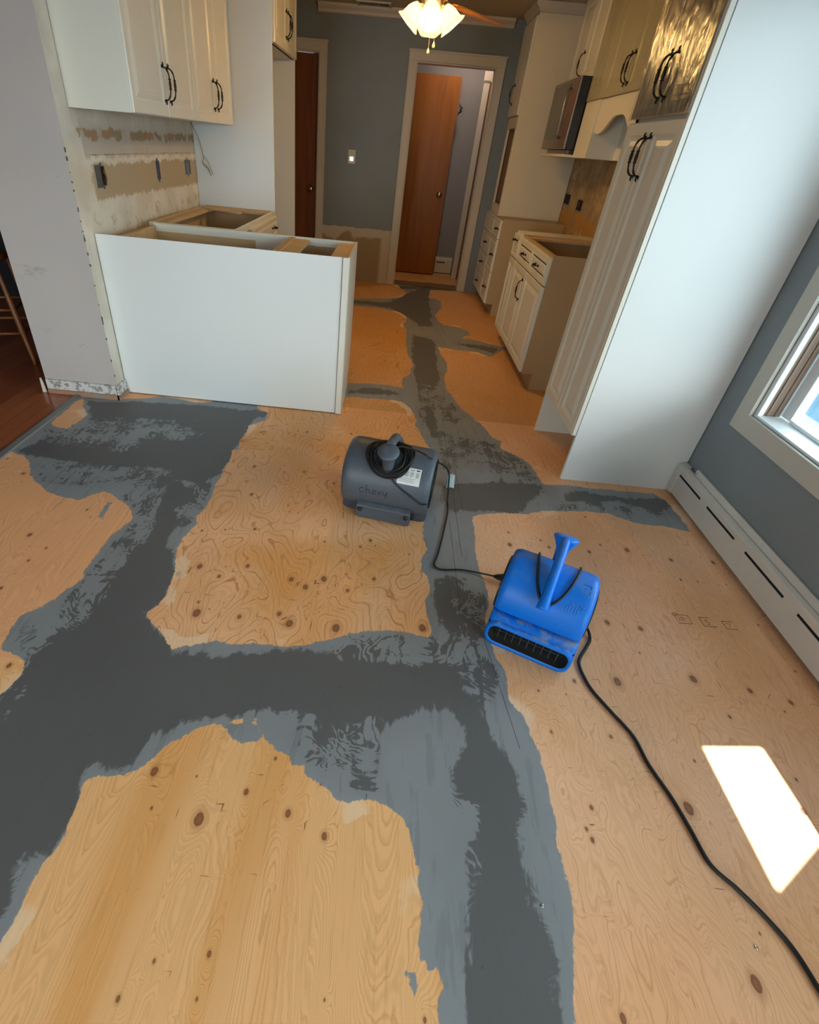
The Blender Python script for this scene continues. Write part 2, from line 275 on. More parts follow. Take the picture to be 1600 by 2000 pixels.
BLUEBOX = plain('blue_box_plastic', srgb(52, 66, 92), 0.5)

def wood(name, c0, c1, axis='z', rough=0.45, sc=1.0, coat=0.0):
    t = NT(name); p = t.pos()
    s = {'x': (0.6, 9, 9), 'y': (9, 0.6, 9), 'z': (9, 9, 0.6)}[axis]
    q = t.scale(p, tuple(a*sc for a in s))
    n = t.noise(q, 1.2, 3, 0.55, 0.6); f = t.noise(q, 9, 5, 0.6)
    r = t.m('FRACT', t.m('MULTIPLY', n, 5.0)); ln = t.m('POWER', t.m('ABSOLUTE', t.m('SUBTRACT', r, 0.5)), 1.5)
    k = t.m('ADD', t.m('MULTIPLY', ln, 0.9), t.m('MULTIPLY', f, 0.6), clamp=True)
    t.set('Base Color', t.mix(k, c0, c1)); t.set('Roughness', rough)
    if coat: t.set('Coat Weight', coat)
    return t.mat
DOORWOOD = wood('birch_door_veneer', srgb(170, 100, 24), srgb(114, 62, 12), 'z', 0.42, 0.5, 0.0)
DOORDARK = wood('dark_door_veneer', srgb(136, 72, 20), srgb(82, 40, 10), 'z', 0.42, 0.5, 0.0)
BLADE = wood('oak_fan_blade', srgb(214, 148, 76), srgb(176, 108, 50), 'y', 0.35)
STOOLW = wood('stool_oak', srgb(150, 92, 44), srgb(104, 58, 26), 'z', 0.4)
PLYEDGE = wood('raw_pine', srgb(214, 186, 142), srgb(186, 152, 106), 'x', 0.6)
TRACKW = wood('brown_window_track', srgb(150, 128, 110), srgb(112, 90, 74), 'z', 0.5, 1.5)

# painted wall with the raw joint compound left where the old counters stood
def wall_paint(name, base, mottling=0.05):
    t = NT(name); p = t.wpos(); n = t.noise(p, 1.6, 4); f = t.noise(p, 90, 2)
    c = t.mix(t.step(n, 0.3, 0.7), tuple(a*(1-mottling) for a in base[:3])+(1,), tuple(min(1, a*(1+mottling)) for a in base[:3])+(1,))
    t.set('Base Color', c); t.set('Roughness', 0.6); t.bump(f, 0.12, 0.002)
    return t, c
BLUEGREY = srgb(130, 139, 144)
_t, _c = wall_paint('blue_grey_wall_paint', BLUEGREY); PAINT = _t.mat
_t, _c = wall_paint('mauve_grey_wall_paint', srgb(190, 182, 178), 0.04)
_p = _t.wpos(); _sm = _t.step(_t.noise(_t.scale(_p, (6, 6, 14)), 1.0, 5, 0.6), 0.66, 0.74)
_t.set('Base Color', _t.mix(_t.m('MULTIPLY', _sm, 0.35), _c, srgb(120, 112, 104))); MAUVE = _t.mat
# far wall: unpainted compound band low down between the doors
_t, _c = wall_paint('far_wall_paint', BLUEGREY)
_p = _t.wpos(); _x = _t.xyz(_p); _n = _t.noise(_p, 14, 5, 0.6)
_edge = _t.m('ADD', _x[2], _t.m('MULTIPLY', _t.m('SUBTRACT', _n, 0.5), 0.05))
_edge2 = _t.m('ADD', _x[2], _t.m('MULTIPLY', _t.m('SUBTRACT', _t.noise(_p, 5, 4), 0.5), 0.3))
_in = _t.m('MULTIPLY', _t.m('LESS_THAN', _edge, 0.565), _t.m('LESS_THAN', _x[0], 0.0))
_comp = _t.mix(_t.m('MULTIPLY', _t.step(_edge2, 0.50, 0.46), _t.step(_x[0], -0.12, -0.17)), srgb(196, 186, 168), srgb(158, 136, 104))
_t.set('Base Color', _t.mix(_in, _c, _comp)); FARWALL = _t.mat
# left wall : bare end strip and torn backsplash zone
t = NT('left_wall_scraped'); p = t.wpos(); X = t.xyz(p)
base = t.mix(t.step(t.noise(p, 5, 5), 0.35, 0.65), srgb(206, 196, 178), srgb(222, 214, 200))
n1 = t.m('SUBTRACT', t.noise(t.scale(p, (1, 1.2, 1.6)), 9, 7, 0.65, 0.4), 0.5)
n2 = t.m('SUBTRACT', t.noise(t.scale(p, (1, 1.8, 1)), 9, 7, 0.72, 0.3), 0.5)
zz = t.m('ADD', X[2], t.m('MULTIPLY', n2, 0.10))
yy = t.m('ADD', X[1], t.m('MULTIPLY', n1, 0.14))
tan = t.m('MULTIPLY', t.m('MULTIPLY', t.step(zz, 1.005, 1.02), t.step(zz, 1.175, 1.16)), t.step(yy, 2.93, 2.96))
torn = t.m('MULTIPLY', t.m('MULTIPLY', t.step(zz, 1.265, 1.275), t.step(zz, 1.315, 1.305)), t.m('MULTIPLY', t.step(yy, 2.88, 2.90), t.step(t.noise(t.scale(p, (1, 2, 1)), 5, 4), 0.36, 0.44)))
low = t.m('MULTIPLY', t.m('MULTIPLY', t.step(zz, 0.97, 0.95), t.step(X[1], 2.86, 2.9)), t.step(t.noise(p, 9, 6, 0.7), 0.52, 0.6))
mauve = t.m('MULTIPLY', t.m('MULTIPLY', t.step(zz, 1.19, 1.2), t.step(X[1], 2.90, 2.92)), t.step(zz, 1.4, 1.3))
c = t.mix(t.m('MULTIPLY', mauve, 0.7), base, srgb(176, 164, 152))
c = t.mix(t.m('MULTIPLY', low, 0.6), c, srgb(186, 160, 118))
c = t.mix(tan, c, srgb(178, 158, 128))
c = t.mix(torn, c, t.mix(t.step(t.noise(p, 6, 3), 0.45, 0.6), srgb(154, 134, 104), srgb(170, 134, 100)))
sz = t.m('ABSOLUTE', t.m('SUBTRACT', X[2], 1.205)); sy = t.m('ABSOLUTE', t.m('SUBTRACT', X[1], 3.66))
crack = t.m('MAXIMUM', t.m('MULTIPLY', t.m('LESS_THAN', t.m('ADD', sz, t.m('MULTIPLY', n1, 0.012)), 0.0015), t.step(X[1], 2.9, 2.95)), t.m('MULTIPLY', t.m('LESS_THAN', t.m('ADD', sy, t.m('MULTIPLY', n1, 0.02)), 0.003), t.m('GREATER_THAN', X[2], 1.15)))
c = t.mix(t.m('MULTIPLY', crack, 0.6), c, srgb(104, 82, 62))
t.set('Base Color', c); t.set('Roughness', 0.8); t.bump(t.noise(p, 30, 6, 0.7), 0.4, 0.006)
LEFTWALL = t.mat
# right wall, kitchen part : mottled glue
t = NT('right_wall_glue'); p = t.wpos(); X = t.xyz(p)
n1 = t.noise(p, 7, 6, 0.65, 0.5); n2 = t.noise(p, 2.5, 4)
c = t.mix(t.step(n1, 0.4, 0.6), srgb(186, 160, 122), srgb(158, 134, 104))
amber = t.m('MULTIPLY', t.step(t.m('ADD', X[2], t.m('MULTIPLY', t.m('SUBTRACT', n1, .5), .25)), 1.03, 0.97), t.step(n2, 0.35, 0.5))
c = t.mix(t.m('MULTIPLY', amber, 0.8), c, srgb(190, 136, 50))
c = t.mix(t.step(t.noise(p, 3.2, 6, 0.6), 0.56, 0.62), c, srgb(196, 180, 156))
blue = t.m('LESS_THAN', X[1], 2.93)
bc = t.mix(t.step(t.noise(p, 1.6, 4), 0.3, 0.7), tuple(a*.95 for a in BLUEGREY[:3])+(1,), tuple(a*1.05 for a in BLUEGREY[:3])+(1,))
t.set('Base Color', t.mix(blue, c, bc)); t.set('Roughness', 0.6); t.bump(t.noise(p, 40, 4), 0.15, 0.003)
RIGHTWALL = t.mat
CEILM = plain('ceiling_paint', srgb(196, 182, 160), 0.7, var=0.03)

# ---------------------------------------------------------------- floor material
def floor_material():
    t = NT('plywood_with_patching_compound'); p = t.wpos(); X = t.xyz(p)
    # sheets: right of the seam, near sheet, left sheet, middle sheet
    right = t.m('GREATER_THAN', X[0], 0.455); near = t.m('MULTIPLY', t.m('LESS_THAN', X[1], 0.90), t.m('SUBTRACT', 1.0, right))
    left = t.m('MULTIPLY', t.m('LESS_THAN', X[0], -0.86), t.m('SUBTRACT', 1.0, near))
    kitch = t.m('GREATER_THAN', X[1], 2.95)
    straight = t.m('MAXIMUM', near, left)
    # knots
    kn = t.n('ShaderNodeAttribute'); kn.attribute_name = 'knot'
    L = t.n('ShaderNodeVectorMath', operation='LENGTH'); t.l(kn.outputs['Vector'], L.inputs[0]); kd = L.outputs['Value']
    kd = t.m('ADD', kd, t.m('MULTIPLY', t.m('SUBTRACT', t.noise(p, 60, 2), 0.5), 0.5))
    # small scattered knots
    vo = t.n('ShaderNodeTexVoronoi'); vo.voronoi_dimensions = '2D'; t.l(t.scale(p, (1.25, 0.85, 1)), vo.inputs['Vector']); vo.inputs['Scale'].default_value = 6.0
    rnd = t.n('ShaderNodeSeparateColor'); t.l(vo.outputs['Color'], rnd.inputs[0])
    small = t.m('DIVIDE', vo.outputs['Distance'], t.m('MULTIPLY_ADD', rnd.outputs[0], 0.022, 0.010))
    small = t.m('ADD', small, t.m('MULTIPLY', t.m('GREATER_THAN', rnd.outputs[1], t.m('MULTIPLY_ADD', kitch, 0.25, 0.3)), 40))
    kall = t.m('MINIMUM', kd, small)
    bumpk = t.m('DIVIDE', 1.0, t.m('MULTIPLY_ADD', t.m('MULTIPLY', kall, kall), 0.07, 1.0))
    # rotary cut figure : contour lines of a stretched noise
    qa = t.scale(p, (2.6, 1.15, 1)); qb = t.scale(p, (3.0, 0.30, 1), (3.1, 1.7, 0))
    na = t.noise(qa, 1.5, 2.2, 0.42, 0.35); nb = t.noise(qb, 1.4, 2.5, 0.45, 0.1)
    ra = t.scale(p, (2.4, 0.75, 1), (9.0, 2, 0)); nr = t.noise(ra, 1.9, 3, 0.5, 0.3)
    f = t.n('ShaderNodeMix', data_type='FLOAT'); t.l(straight, f.inputs[0]); t.l(na, f.inputs[2]); t.l(t.m('ADD', nb, t.m('MULTIPLY', X[0], 0.55)), f.inputs[3])
    f2 = t.n('ShaderNodeMix', data_type='FLOAT'); t.l(right, f2.inputs[0]); t.l(f.outputs[0], f2.inputs[2]); t.l(nr, f2.inputs[3])
    fig = t.m('ADD', f2.outputs[0], t.m('MULTIPLY', bumpk, t.m('MULTIPLY_ADD', straight, 0.03, 0.085)))
    fig = t.m('ADD', fig, t.m('MULTIPLY', t.noise(t.scale(p, (1, 1, 1)), 22, 3, 0.6), 0.012))
    rings = t.m('MULTIPLY', fig, t.m('MULTIPLY_ADD', straight, 42.0, 30.0))
    fr = t.m('FRACT', rings)
    dl = t.m('ABSOLUTE', t.m('SUBTRACT', fr, 0.5))
    line = t.step(dl, 0.38, 0.49)
    cell = t.m('FRACT', t.m('MULTIPLY', t.m('FLOOR', rings), 0.377))
    line = t.m('MULTIPLY', line, t.m('MULTIPLY_ADD', cell, 0.6, 0.4))
    band = t.noise(t.scale(p, (1, 1, 1), (5, 5, 0)), 1.3, 3, 0.5, 0.6)
    fiber = t.noise(t.scale(p, (90, 5, 1)), 1.0, 4, 0.6)
    mid = t.mix(t.step(band, 0.42, 0.66), srgb(250, 192, 142), srgb(236, 166, 96))
    nearc = t.mix(t.step(t.noise(t.scale(p, (4.5, 0.35, 1)), 1.2, 2), 0.5, 0.66), srgb(252, 194, 134), srgb(242, 176, 108))
    leftc = srgb(248, 184, 134)
    rightc = t.mix(t.step(band, 0.38, 0.66), srgb(254, 200, 160), srgb(248, 186, 136))
    c = t.mix(near, mid, nearc); c = t.mix(left, c, leftc); c = t.mix(right, c, rightc)
    c = t.mix(t.m('MULTIPLY', kitch, 0.6), c, srgb(204, 152, 86))
    # pale feathered edge of sanded ply / old glue
    lw = t.m('MULTIPLY', line, t.m('SUBTRACT', t.m('SUBTRACT', 0.72, t.m('MULTIPLY', right, 0.42)), t.m('MULTIPLY', straight, 0.38)))
    c = t.mix(lw, c, srgb(184, 104, 54))
    vein = t.step(t.m('ABSOLUTE', t.m('SUBTRACT', t.m('FRACT', t.m('MULTIPLY', fig, 76.0)), 0.5)), 0.2, 0.5)
    c = t.mix(t.m('MULTIPLY', vein, 0.16), c, srgb(176, 122, 66))
    c = t.mix(t.m('MULTIPLY', t.step(fiber, 0.5, 0.75), 0.22), c, srgb(160, 108, 64))
    c = t.mix(t.m('MULTIPLY', t.step(fiber, 0.45, 0.25), 0.25), c, srgb(228, 192, 152))
    specks = t.step(t.noise(t.scale(p, (1, 0.5, 1)), 55, 3, 0.7), 0.70, 0.78)
    c = t.mix(t.m('MULTIPLY', specks, 0.5), c, srgb(140, 88, 50))
    # knots colour
    halo = t.step(kall, 2.6, 0.9); core = t.step(kall, 1.12, 0.9); inner = t.step(kall, 0.62, 0.4)
    c = t.mix(t.m('MULTIPLY', halo, 0.35), c, srgb(170, 110, 62))
    c = t.mix(t.m('MULTIPLY', core, 0.85), c, srgb(132, 76, 48))
    c = t.mix(t.m('MULTIPLY', inner, 0.6), c, srgb(168, 108, 74))
    # ---- compound
    sd = t.attr('patch'); dk = t.attr('dark')
    e = t.m('SUBTRACT', t.noise(p, 9, 6, 0.62, 0.3), 0.5)
    e2 = t.m('SUBTRACT', t.noise(t.scale(p, (3.2, 1, 1)), 26, 4, 0.6), 0.5)
    sde = t.m('ADD', sd, t.m('ADD', t.m('MULTIPLY', e, 0.045), t.m('MULTIPLY', e2, 0.02)))
    cover = t.step(sde, -0.0015, 0.0025)
    # pale primer fringe on the wood beside the compound
    fringe = t.m('MULTIPLY', t.step(t.m('ADD', sd, t.m('MULTIPLY', e, 0.10)), -0.042, -0.036), t.step(t.noise(p, 2.6, 3), 0.56, 0.60))
    c = t.mix(t.m('MULTIPLY', fringe, 0.55), c, srgb(252, 224, 190))
    sw = t.noise(t.scale(p, (1, 1, 1)), 5.5, 3.5, 0.55, 1.1)
    swl = t.m('SINE', t.m('MULTIPLY', sw, 85.0))
    streak = t.m('SUBTRACT', t.noise(t.scale(p, (34, 4.5, 1)), 1.0, 4, 0.62), 0.5)
    e3 = t.m('SUBTRACT', t.noise(p, 3.2, 5, 0.55, 0.4), 0.5)
    mot = t.attr('mottle')
    dke = t.m('ADD', dk, t.m('ADD', t.m('MULTIPLY', e, t.m('MULTIPLY_ADD', mot, 0.22, 0.05)), t.m('ADD', t.m('ADD', t.m('MULTIPLY', streak, t.m('MULTIPLY_ADD', mot, 0.05, 0.07)), t.m('MULTIPLY', e3, 0.10)), t.m('MULTIPLY', swl, t.m('MULTIPLY_ADD', mot, 0.016, 0.004)))))
    wet = t.step(dke, -0.006, 0.012)
    soft = t.step(t.m('ADD', dk, t.m('MULTIPLY', e, 0.1)), -0.14, 0.05)
    lg = t.mix(t.noise(p, 3.0, 5), srgb(134, 137, 140), srgb(156, 159, 163))
    lg = t.mix(t.m('MULTIPLY', t.step(streak, 0.05, 0.12), 0.25), lg, srgb(98, 102, 104))
    dg = t.mix(t.noise(p, 2.3, 5), srgb(85, 84, 84), srgb(98, 97, 97))
    g = t.mix(t.m('MAXIMUM', t.m('MULTIPLY', wet, 0.93), t.m('MULTIPLY', soft, 0.15)), lg, dg)
    chip = t.step(t.noise(p, 34, 2, 0.5), 0.745, 0.76)
    g = t.mix(t.m('MULTIPLY', chip, 0.6), g, srgb(70, 70, 72))
    # seams cut in the compound
    for (sx, slope, y0, y1) in ((0.457, -0.023, 1.93, 2.75), (0.420, 0.0, 1.6, 2.75), (0.508, -0.132, 0.79, 1.19), (0.09, -0.044, 0.36, 0.62), (0.385, 0.0, 1.3, 1.85), (0.53, 0.0, 4.3, 4.6), (0.66, 0.0, 4.3, 4.6), (0.8, 0.0, 4.25, 4.6)):
        a, b = min(y0, y1), max(y0, y1)
        d = t.m('ABSOLUTE', t.m('SUBTRACT', X[0], t.m('MULTIPLY_ADD', X[1], slope, sx - slope*a)))
        ln = t.m('MULTIPLY', t.m('LESS_THAN', d, 0.0011), t.m('MULTIPLY', t.m('GREATER_THAN', X[1], a), t.m('LESS_THAN', X[1], b)))
        g = t.mix(t.m('MULTIPLY', ln, 0.8), g, srgb(46, 46, 48))
    t.set('Base Color', t.mix(cover, c, g))
    rg = t.n('ShaderNodeMix', data_type='FLOAT'); t.l(cover, rg.inputs[0]); rg.inputs[2].default_value = 0.5; t.l(t.m('MULTIPLY_ADD', wet, 0.08, 0.44), rg.inputs[3]); t.set('Roughness', rg.outputs[0]); t.set('Specular IOR Level', t.m('MULTIPLY_ADD', cover, 0.2, 0.28))
    h = t.m('ADD', t.m('MULTIPLY', cover, 1.0), t.m('MULTIPLY', t.m('SUBTRACT', 1.0, line), 0.10))
    h = t.m('ADD', h, t.m('MULTIPLY', t.noise(p, 45, 4), 0.25))
    t.bump(h, 0.25, 0.002)
    return t.mat
FLOORM = floor_material()

# ---------------------------------------------------------------- floor mesh : grid that carries the outline distances of the compound
def sdf(P, poly):
    poly = np.array(poly, float); n = len(poly)
    d2 = np.full(len(P), 1e9); inside = np.zeros(len(P), bool)
    for i in range(n):
        a = poly[i]; b = poly[(i+1) % n]; e = b-a
        w = P-a; tt = np.clip((w@e)/max(e@e, 1e-12), 0, 1); q = w - tt[:, None]*e
        d2 = np.minimum(d2, (q*q).sum(1))
        c = ((a[1] <= P[:, 1]) != (b[1] <= P[:, 1]))
        if abs(e[1]) > 1e-12:
            xi = a[0] + (P[:, 1]-a[1])*e[0]/e[1]
            inside ^= c & (P[:, 0] < xi)
    d = np.sqrt(d2); return np.where(inside, d, -d)      # positive inside
def floor_grid(name, x0, x1, y0, y1, st, mat):
    nx = int(round((x1-x0)/st)); ny = int(round((y1-y0)/st))
    xs = np.linspace(x0, x1, nx+1); ys = np.linspace(y0, y1, ny+1)
    gx, gy = np.meshgrid(xs, ys); P = np.stack([gx.ravel(), gy.ravel()], 1)
    bare = np.full(len(P), -9.0)
    for k, pl in BARE.items(): bare = np.maximum(bare, sdf(P, pl))
    for k, pl in HOLES.items(): bare = np.minimum(bare, -sdf(P, pl))
    dark = np.full(len(P), -9.0)
    for k, pl in DARK.items(): dark = np.maximum(dark, sdf(P, pl))
    mo = np.full(len(P), -9.0)
    for k, pl in MOTTLE.items(): mo = np.maximum(mo, sdf(P, pl))
    mo = np.clip(mo/0.05+0.5, 0, 1); dark = dark*(1-0.88*mo) + 0.004*mo
    v = np.concatenate([P, np.zeros((len(P), 1))], 1)
    ii, jj = np.meshgrid(np.arange(nx), np.arange(ny)); a = (jj*(nx+1)+ii).ravel()
    fc = np.stack([a, a+1, a+nx+2, a+nx+1], 1)
    me = bpy.data.meshes.new(name); me.from_pydata(v.tolist(), [], fc.tolist()); me.materials.append(mat)
    for nm, arr in (('patch', -bare), ('dark', dark), ('mottle', mo)):
        at = me.attributes.new(nm, 'FLOAT', 'POINT'); at.data.foreach_set('value', np.clip(arr, -0.6, 1.0).astype(np.float32))
    kb = np.full(len(P), 1e9); kv = np.zeros((len(P), 3))
    for kx, ky, kr in KNOTS:
        dx = (P[:, 0]-kx)*1.5/kr; dy = (P[:, 1]-ky)*1.05/kr; d_ = np.hypot(P[:, 0]-kx, P[:, 1]-ky); q = d_ < kb
        kb[q] = d_[q]; kv[q, 0] = dx[q]; kv[q, 1] = dy[q]
    at = me.attributes.new('knot', 'FLOAT_VECTOR', 'POINT'); at.data.foreach_set('vector', kv.ravel().astype(np.float32))
    o = bpy.data.objects.new(name, me); COL.objects.link(o); return o
structure(floor_grid('floor', -1.785, 1.62, -2.6, 7.75, 0.016, FLOORM))
# ---------------------------------------------------------------- room shell
XL, XR, YF, ZC = -1.552, 1.61, 6.61, 2.40
# hardwood of the dining room
t = NT('red_oak_strip_floor'); p = t.wpos(); br = t.n('ShaderNodeTexBrick'); t.l(t.scale(p, (1, 1, 1), rot=(0, 0, math.radians(90))), br.inputs['Vector'])
br.inputs['Scale'].default_value = 1.0; br.inputs['Brick Width'].default_value = 0.9; br.inputs['Row Height'].default_value = 0.082; br.inputs['Mortar Size'].default_value = 0.0012; br.inputs['Bias'].default_value = 0.0
br.inputs['Color1'].default_value = srgb(186, 108, 70); br.inputs['Color2'].default_value = srgb(150, 80, 52); br.inputs['Mortar'].default_value = srgb(52, 26, 18)
gr = t.noise(t.scale(p, (60, 3, 1)), 1, 4, .6); t.set('Base Color', t.mix(t.m('MULTIPLY', gr, 0.4), br.outputs[0], srgb(90, 44, 26))); t.set('Roughness', 0.3); t.set('Coat Weight', 0.3)
OAK = t.mat
structure(MB().box(-5.2, -1.81, -2.6, 6.61, -0.03, 0.004).build('floor_dining', OAK))
structure(MB().prism([(-1.812, 0.0), (-1.812, 0.010), (-1.800, 0.012), (-1.776, 0.006), (-1.772, 0.0)], -2.6, 2.745, 'y').build('trim_1', plain('threshold_metal', srgb(128, 126, 124), 0.4, 0.4, var=0.1)))
# ceiling
structure(MB().box(-5.2, 1.75, -2.6, 8.4, ZC, ZC+0.1).build('ceiling', CEILM))
# left wall : thick stub whose near face is painted and whose kitchen side is scraped
w = MB(); w.box(-1.985, XL, 2.745, YF, 0, ZC, 0, {'-y': 1, '+x': 0, '-x': 1})
structure(w.build('wall_left', [LEFTWALL, MAUVE]))
# ragged drywall bits along the stub corner
# far wall with two door openings  (door_1 x -1.50..-0.917 ; door_2 x 0.043..0.832)
w = MB(); T = 0.12
w.box(XL, -0.917, YF, YF+T, 2.062, ZC); w.box(XL, -1.53, YF, YF+T, 0, 2.062)
w.box(-0.917, 0.035, YF, YF+T, 0, ZC); w.box(0.035, 0.84, YF, YF+T, 2.055, ZC); w.box(0.84, XR+T, YF, YF+T, 0, ZC)
structure(w.build('wall_far', FARWALL))
# right wall with the window opening (y 0.30..2.10, z 0.54..1.95)
w = MB(); X0, X1 = XR, XR+0.14
w.box(X0, X1, -2.6, -2.3, 0, ZC); w.box(X0, X1, -0.1, 0.30, 0, ZC); w.box(X0, X1, -2.3, -0.1, 0, 0.19); w.box(X0, X1, -2.3, -0.1, 2.05, ZC); w.box(X0, X1, 2.10, YF, 0, ZC); w.box(X0, X1, 0.30, 2.10, 0, 0.54); w.box(X0, X1, 0.30, 2.10, 1.95, ZC)
structure(w.build('wall_right', RIGHTWALL))
# back wall behind the photographer with a wide patio opening
w = MB(); w.box(-5.2, -2.6, -2.72, -2.6, 0, ZC); w.box(-1.2, 1.75, -2.72, -2.6, 0, ZC); w.box(-2.6, -1.2, -2.72, -2.6, 2.1, ZC)
structure(w.build('wall_back', PAINT))
# dining room shell; dark wall colours stand in for the missing light
DIN = plain('dining_wall_shade', srgb(70, 66, 66), 0.7)
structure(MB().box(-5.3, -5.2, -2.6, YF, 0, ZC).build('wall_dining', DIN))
structure(MB().box(-5.2, -1.985, 4.6, 4.7, 0, ZC).build('wall_dining_far', plain('dining_far_wall_shade', srgb(30, 30, 38), 0.8)))
# hallway behind door_2
w = MB(); w.box(-0.9, 1.5, 7.52, 7.62, 0, ZC); structure(w.build('wall_hall', plain('hall_paint', srgb(140, 140, 146), 0.6)))
w = MB(); w.box(-1.0, -0.9, YF+T, 7.62, 0, ZC); structure(w.build('wall_hall_left', PAINT))
w = MB(); w.box(1.02, 1.12, YF+T, 7.62, 0, ZC); structure(w.build('wall_hall_right', PAINT))
# crown moulding on the far wall
prof = [(YF-0.002, 2.33), (YF-0.018, 2.335), (YF-0.026, 2.355), (YF-0.052, 2.378), (YF-0.060, 2.398), (YF-0.002, 2.398)]
structure(MB().prism(prof, -0.94, 0.92, 'x').build('trim_2', TRIMW))

# ---- doors in the far wall
def casing(name, xi0, xi1, zt, y0, left=True, right=True, w=0.078, head_over=0.0, head_h=0.085, mat=TRIMW, th=0.018):
    m = MB()
    for flag, xa, xb in ((left, xi0-w, xi0), (right, xi1, xi1+w)):
        if flag:
            m.box(xa, xb, y0-th, y0-0.001, 0, zt)
            m.box(xa+(0.0 if xa < xi0 else w-0.014), xa+(0.014 if xa < xi0 else w), y0-th-0.006, y0-th, 0, zt)
    m.box(xi0-(w if left else 0), xi1+(w if right else 0), y0-th-0.003, y0-0.001, zt, zt+head_h)
    m.box(xi0-(w+.008 if left else 0), xi1+(w+.008 if right else 0), y0-th-0.012, y0-0.001, zt+head_h-0.016, zt+head_h)
    # jamb lining through the wall
    j = 0.012
    if left: m.box(xi0, xi0+j, y0-0.001, y0+T, 0, zt)
    if right: m.box(xi1-j, xi1, y0-0.001, y0+T, 0, zt)
    m.box(xi0+j, xi1-j, y0-0.001, y0+T, zt-j, zt)
    return m.build(name, mat, bevel=0.0015)
structure(casing('trim_3', -1.50, -0.917, 2.055, YF))
structure(casing('trim_4', 0.043, 0.832, 2.048, YF))
def knob(parent, x, y, z, out=-1, mat=BRASS, name='door_knob'):
    m = MB(); m.lathe([(0.0, 0), (0.030, 0), (0.031, 0.004), (0.012, 0.010), (0.011, 0.030), (0.024, 0.040), (0.029, 0.052), (0.026, 0.064), (0.012, 0.070), (0.0, 0.071)], (x, y, z), (0, out, 0), 20)
    m.lathe([(0.0, 0.0705), (0.006, 0.0705), (0.005, 0.074), (0.0, 0.074)], (x, y, z), (0, out, 0), 10)
    return m.build(name, mat, parent)
d = structure(MB().box(-1.487, -0.930, YF+0.045, YF+0.082, 0.012, 2.04).build('door_1', DOORDARK, bevel=0.002))
knob(d, -0.988, YF+0.045, 0.905)
d = structure(MB().box(-0.24, 0.570, 7.40, 7.436, 0.012, 2.036).build('door_2', DOORWOOD, bevel=0.002))
knob(d, 0.498, 7.40, 0.917)
# narrow door leaf and its casing on the hall's right side
m = MB(); m.box(0.808, 0.872, 7.30, 7.318, 0, 2.0); m.box(0.800, 0.95, 7.292, 7.318, 2.0, 2.09); m.box(0.80, 0.87, 7.286, 7.292, 2.01, 2.075)
structure(m.build('trim_5', TRIMW, bevel=0.001))
structure(MB().box(0.872, 1.02, 7.26, 7.52, 0.0, 2.0).build('wall_hall_return', plain('hall_closet_dark', srgb(60, 34, 22), 0.6)))
d = structure(MB().box(0.874, 1.015, 7.232, 7.258, 0.012, 1.99).build('door_3', DOORDARK, bevel=0.002))
knob(d, 0.905, 7.232, 0.915)
# worn wooden sill board at the hall doorway
structure(MB().box(0.055, 0.82, YF+0.01, YF+0.22, 0.0005, 0.010).build('trim_6', wood('worn_sill_board', srgb(134, 108, 76), srgb(92, 74, 54), 'x', 0.6)))

# ---- window_1 in the right wall
win = structure(MB().box(XR+0.118, XR+0.122, 0.34, 2.02, 0.568, 1.90).build('window_1', None or plain('dummy', (1, 1, 1, 1))))
g = NT('window_glass'); g.set('Base Color', (0.9, 0.97, 1, 1)); g.set('Roughness', 0.0); g.set('Transmission Weight', 1.0); g.set('IOR', 1.45)
tr = g.n('ShaderNodeBsdfTransparent'); tr.inputs[0].default_value = (0.93, 0.97, 0.98, 1); gl = g.n('ShaderNodeBsdfGlossy'); gl.inputs['Roughness'].default_value = 0.0
ms = g.n('ShaderNodeMixShader'); ms.inputs[0].default_value = 0.06; g.l(tr.outputs[0], ms.inputs[1]); g.l(gl.outputs[0], ms.inputs[2]); g.l(ms.outputs[0], g.out.inputs[0])
win.data.materials[0] = g.mat
m = MB()   # white sash frame
SX0, SX1 = XR+0.095, XR+0.135
m.box(SX0, SX1, 2.02-0.0, 2.075, 0.56, 1.93); m.box(SX0, SX1, 0.325, 0.38, 0.56, 1.93); m.box(SX0, SX1, 0.38, 2.02, 0.553, 0.568); m.box(SX0, SX1, 0.38, 2.02, 1.885, 1.93)
m.box(SX0+.005, SX1-.005, 1.18, 1.22, 0.60, 1.885)
SASH = plain('white_vinyl_sash', srgb(232, 238, 240), 0.35, var=0.01)
m.build('window_frame', SASH, win, bevel=0.002)
m = MB(); m.prism([(XR+0.001, 0.541), (XR+0.14, 0.541), (XR+0.14, 0.553), (XR+0.001, 0.551)], 0.301, 2.099, 'y'); m.build('window_sill', SASH, win)
m = MB(); m.box(XR+0.001, XR+0.022, 2.078, 2.099, 0.551, 1.949); m.box(XR+0.001, XR+0.13, 0.301, 0.322, 0.551, 1.949); m.box(XR+0.001, XR+0.13, 0.322, 2.078, 1.93, 1.949)
m.build('jamb', SASH, win)
m = MB(); m.box(XR+0.022, XR+0.095, 2.084, 2.099, 0.553, 1.93); m.box(XR+0.038, XR+0.046, 2.078, 2.084, 0.553, 1.93); m.box(XR+0.07, XR+0.078, 2.078, 2.084, 0.553, 1.93)
tag(m.build('sash_track', TRACKW, win), 'brown wooden sash track')
m = MB(); cw = 0.082
m.box(XR-0.018, XR-0.001, 2.10, 2.10+cw, 0.54-cw, 1.95+cw); m.box(XR-0.018, XR-0.001, 0.30-cw, 0.30, 0.54-cw, 1.95+cw)
m.box(XR-0.018, XR-0.001, 0.30, 2.10, 0.54-cw, 0.54); m.box(XR-0.018, XR-0.001, 0.30, 2.10, 1.95, 1.95+cw)
structure(m.build('trim_7', plain('window_casing_paint', srgb(196, 194, 184), 0.5, var=0.03), bevel=0.002))
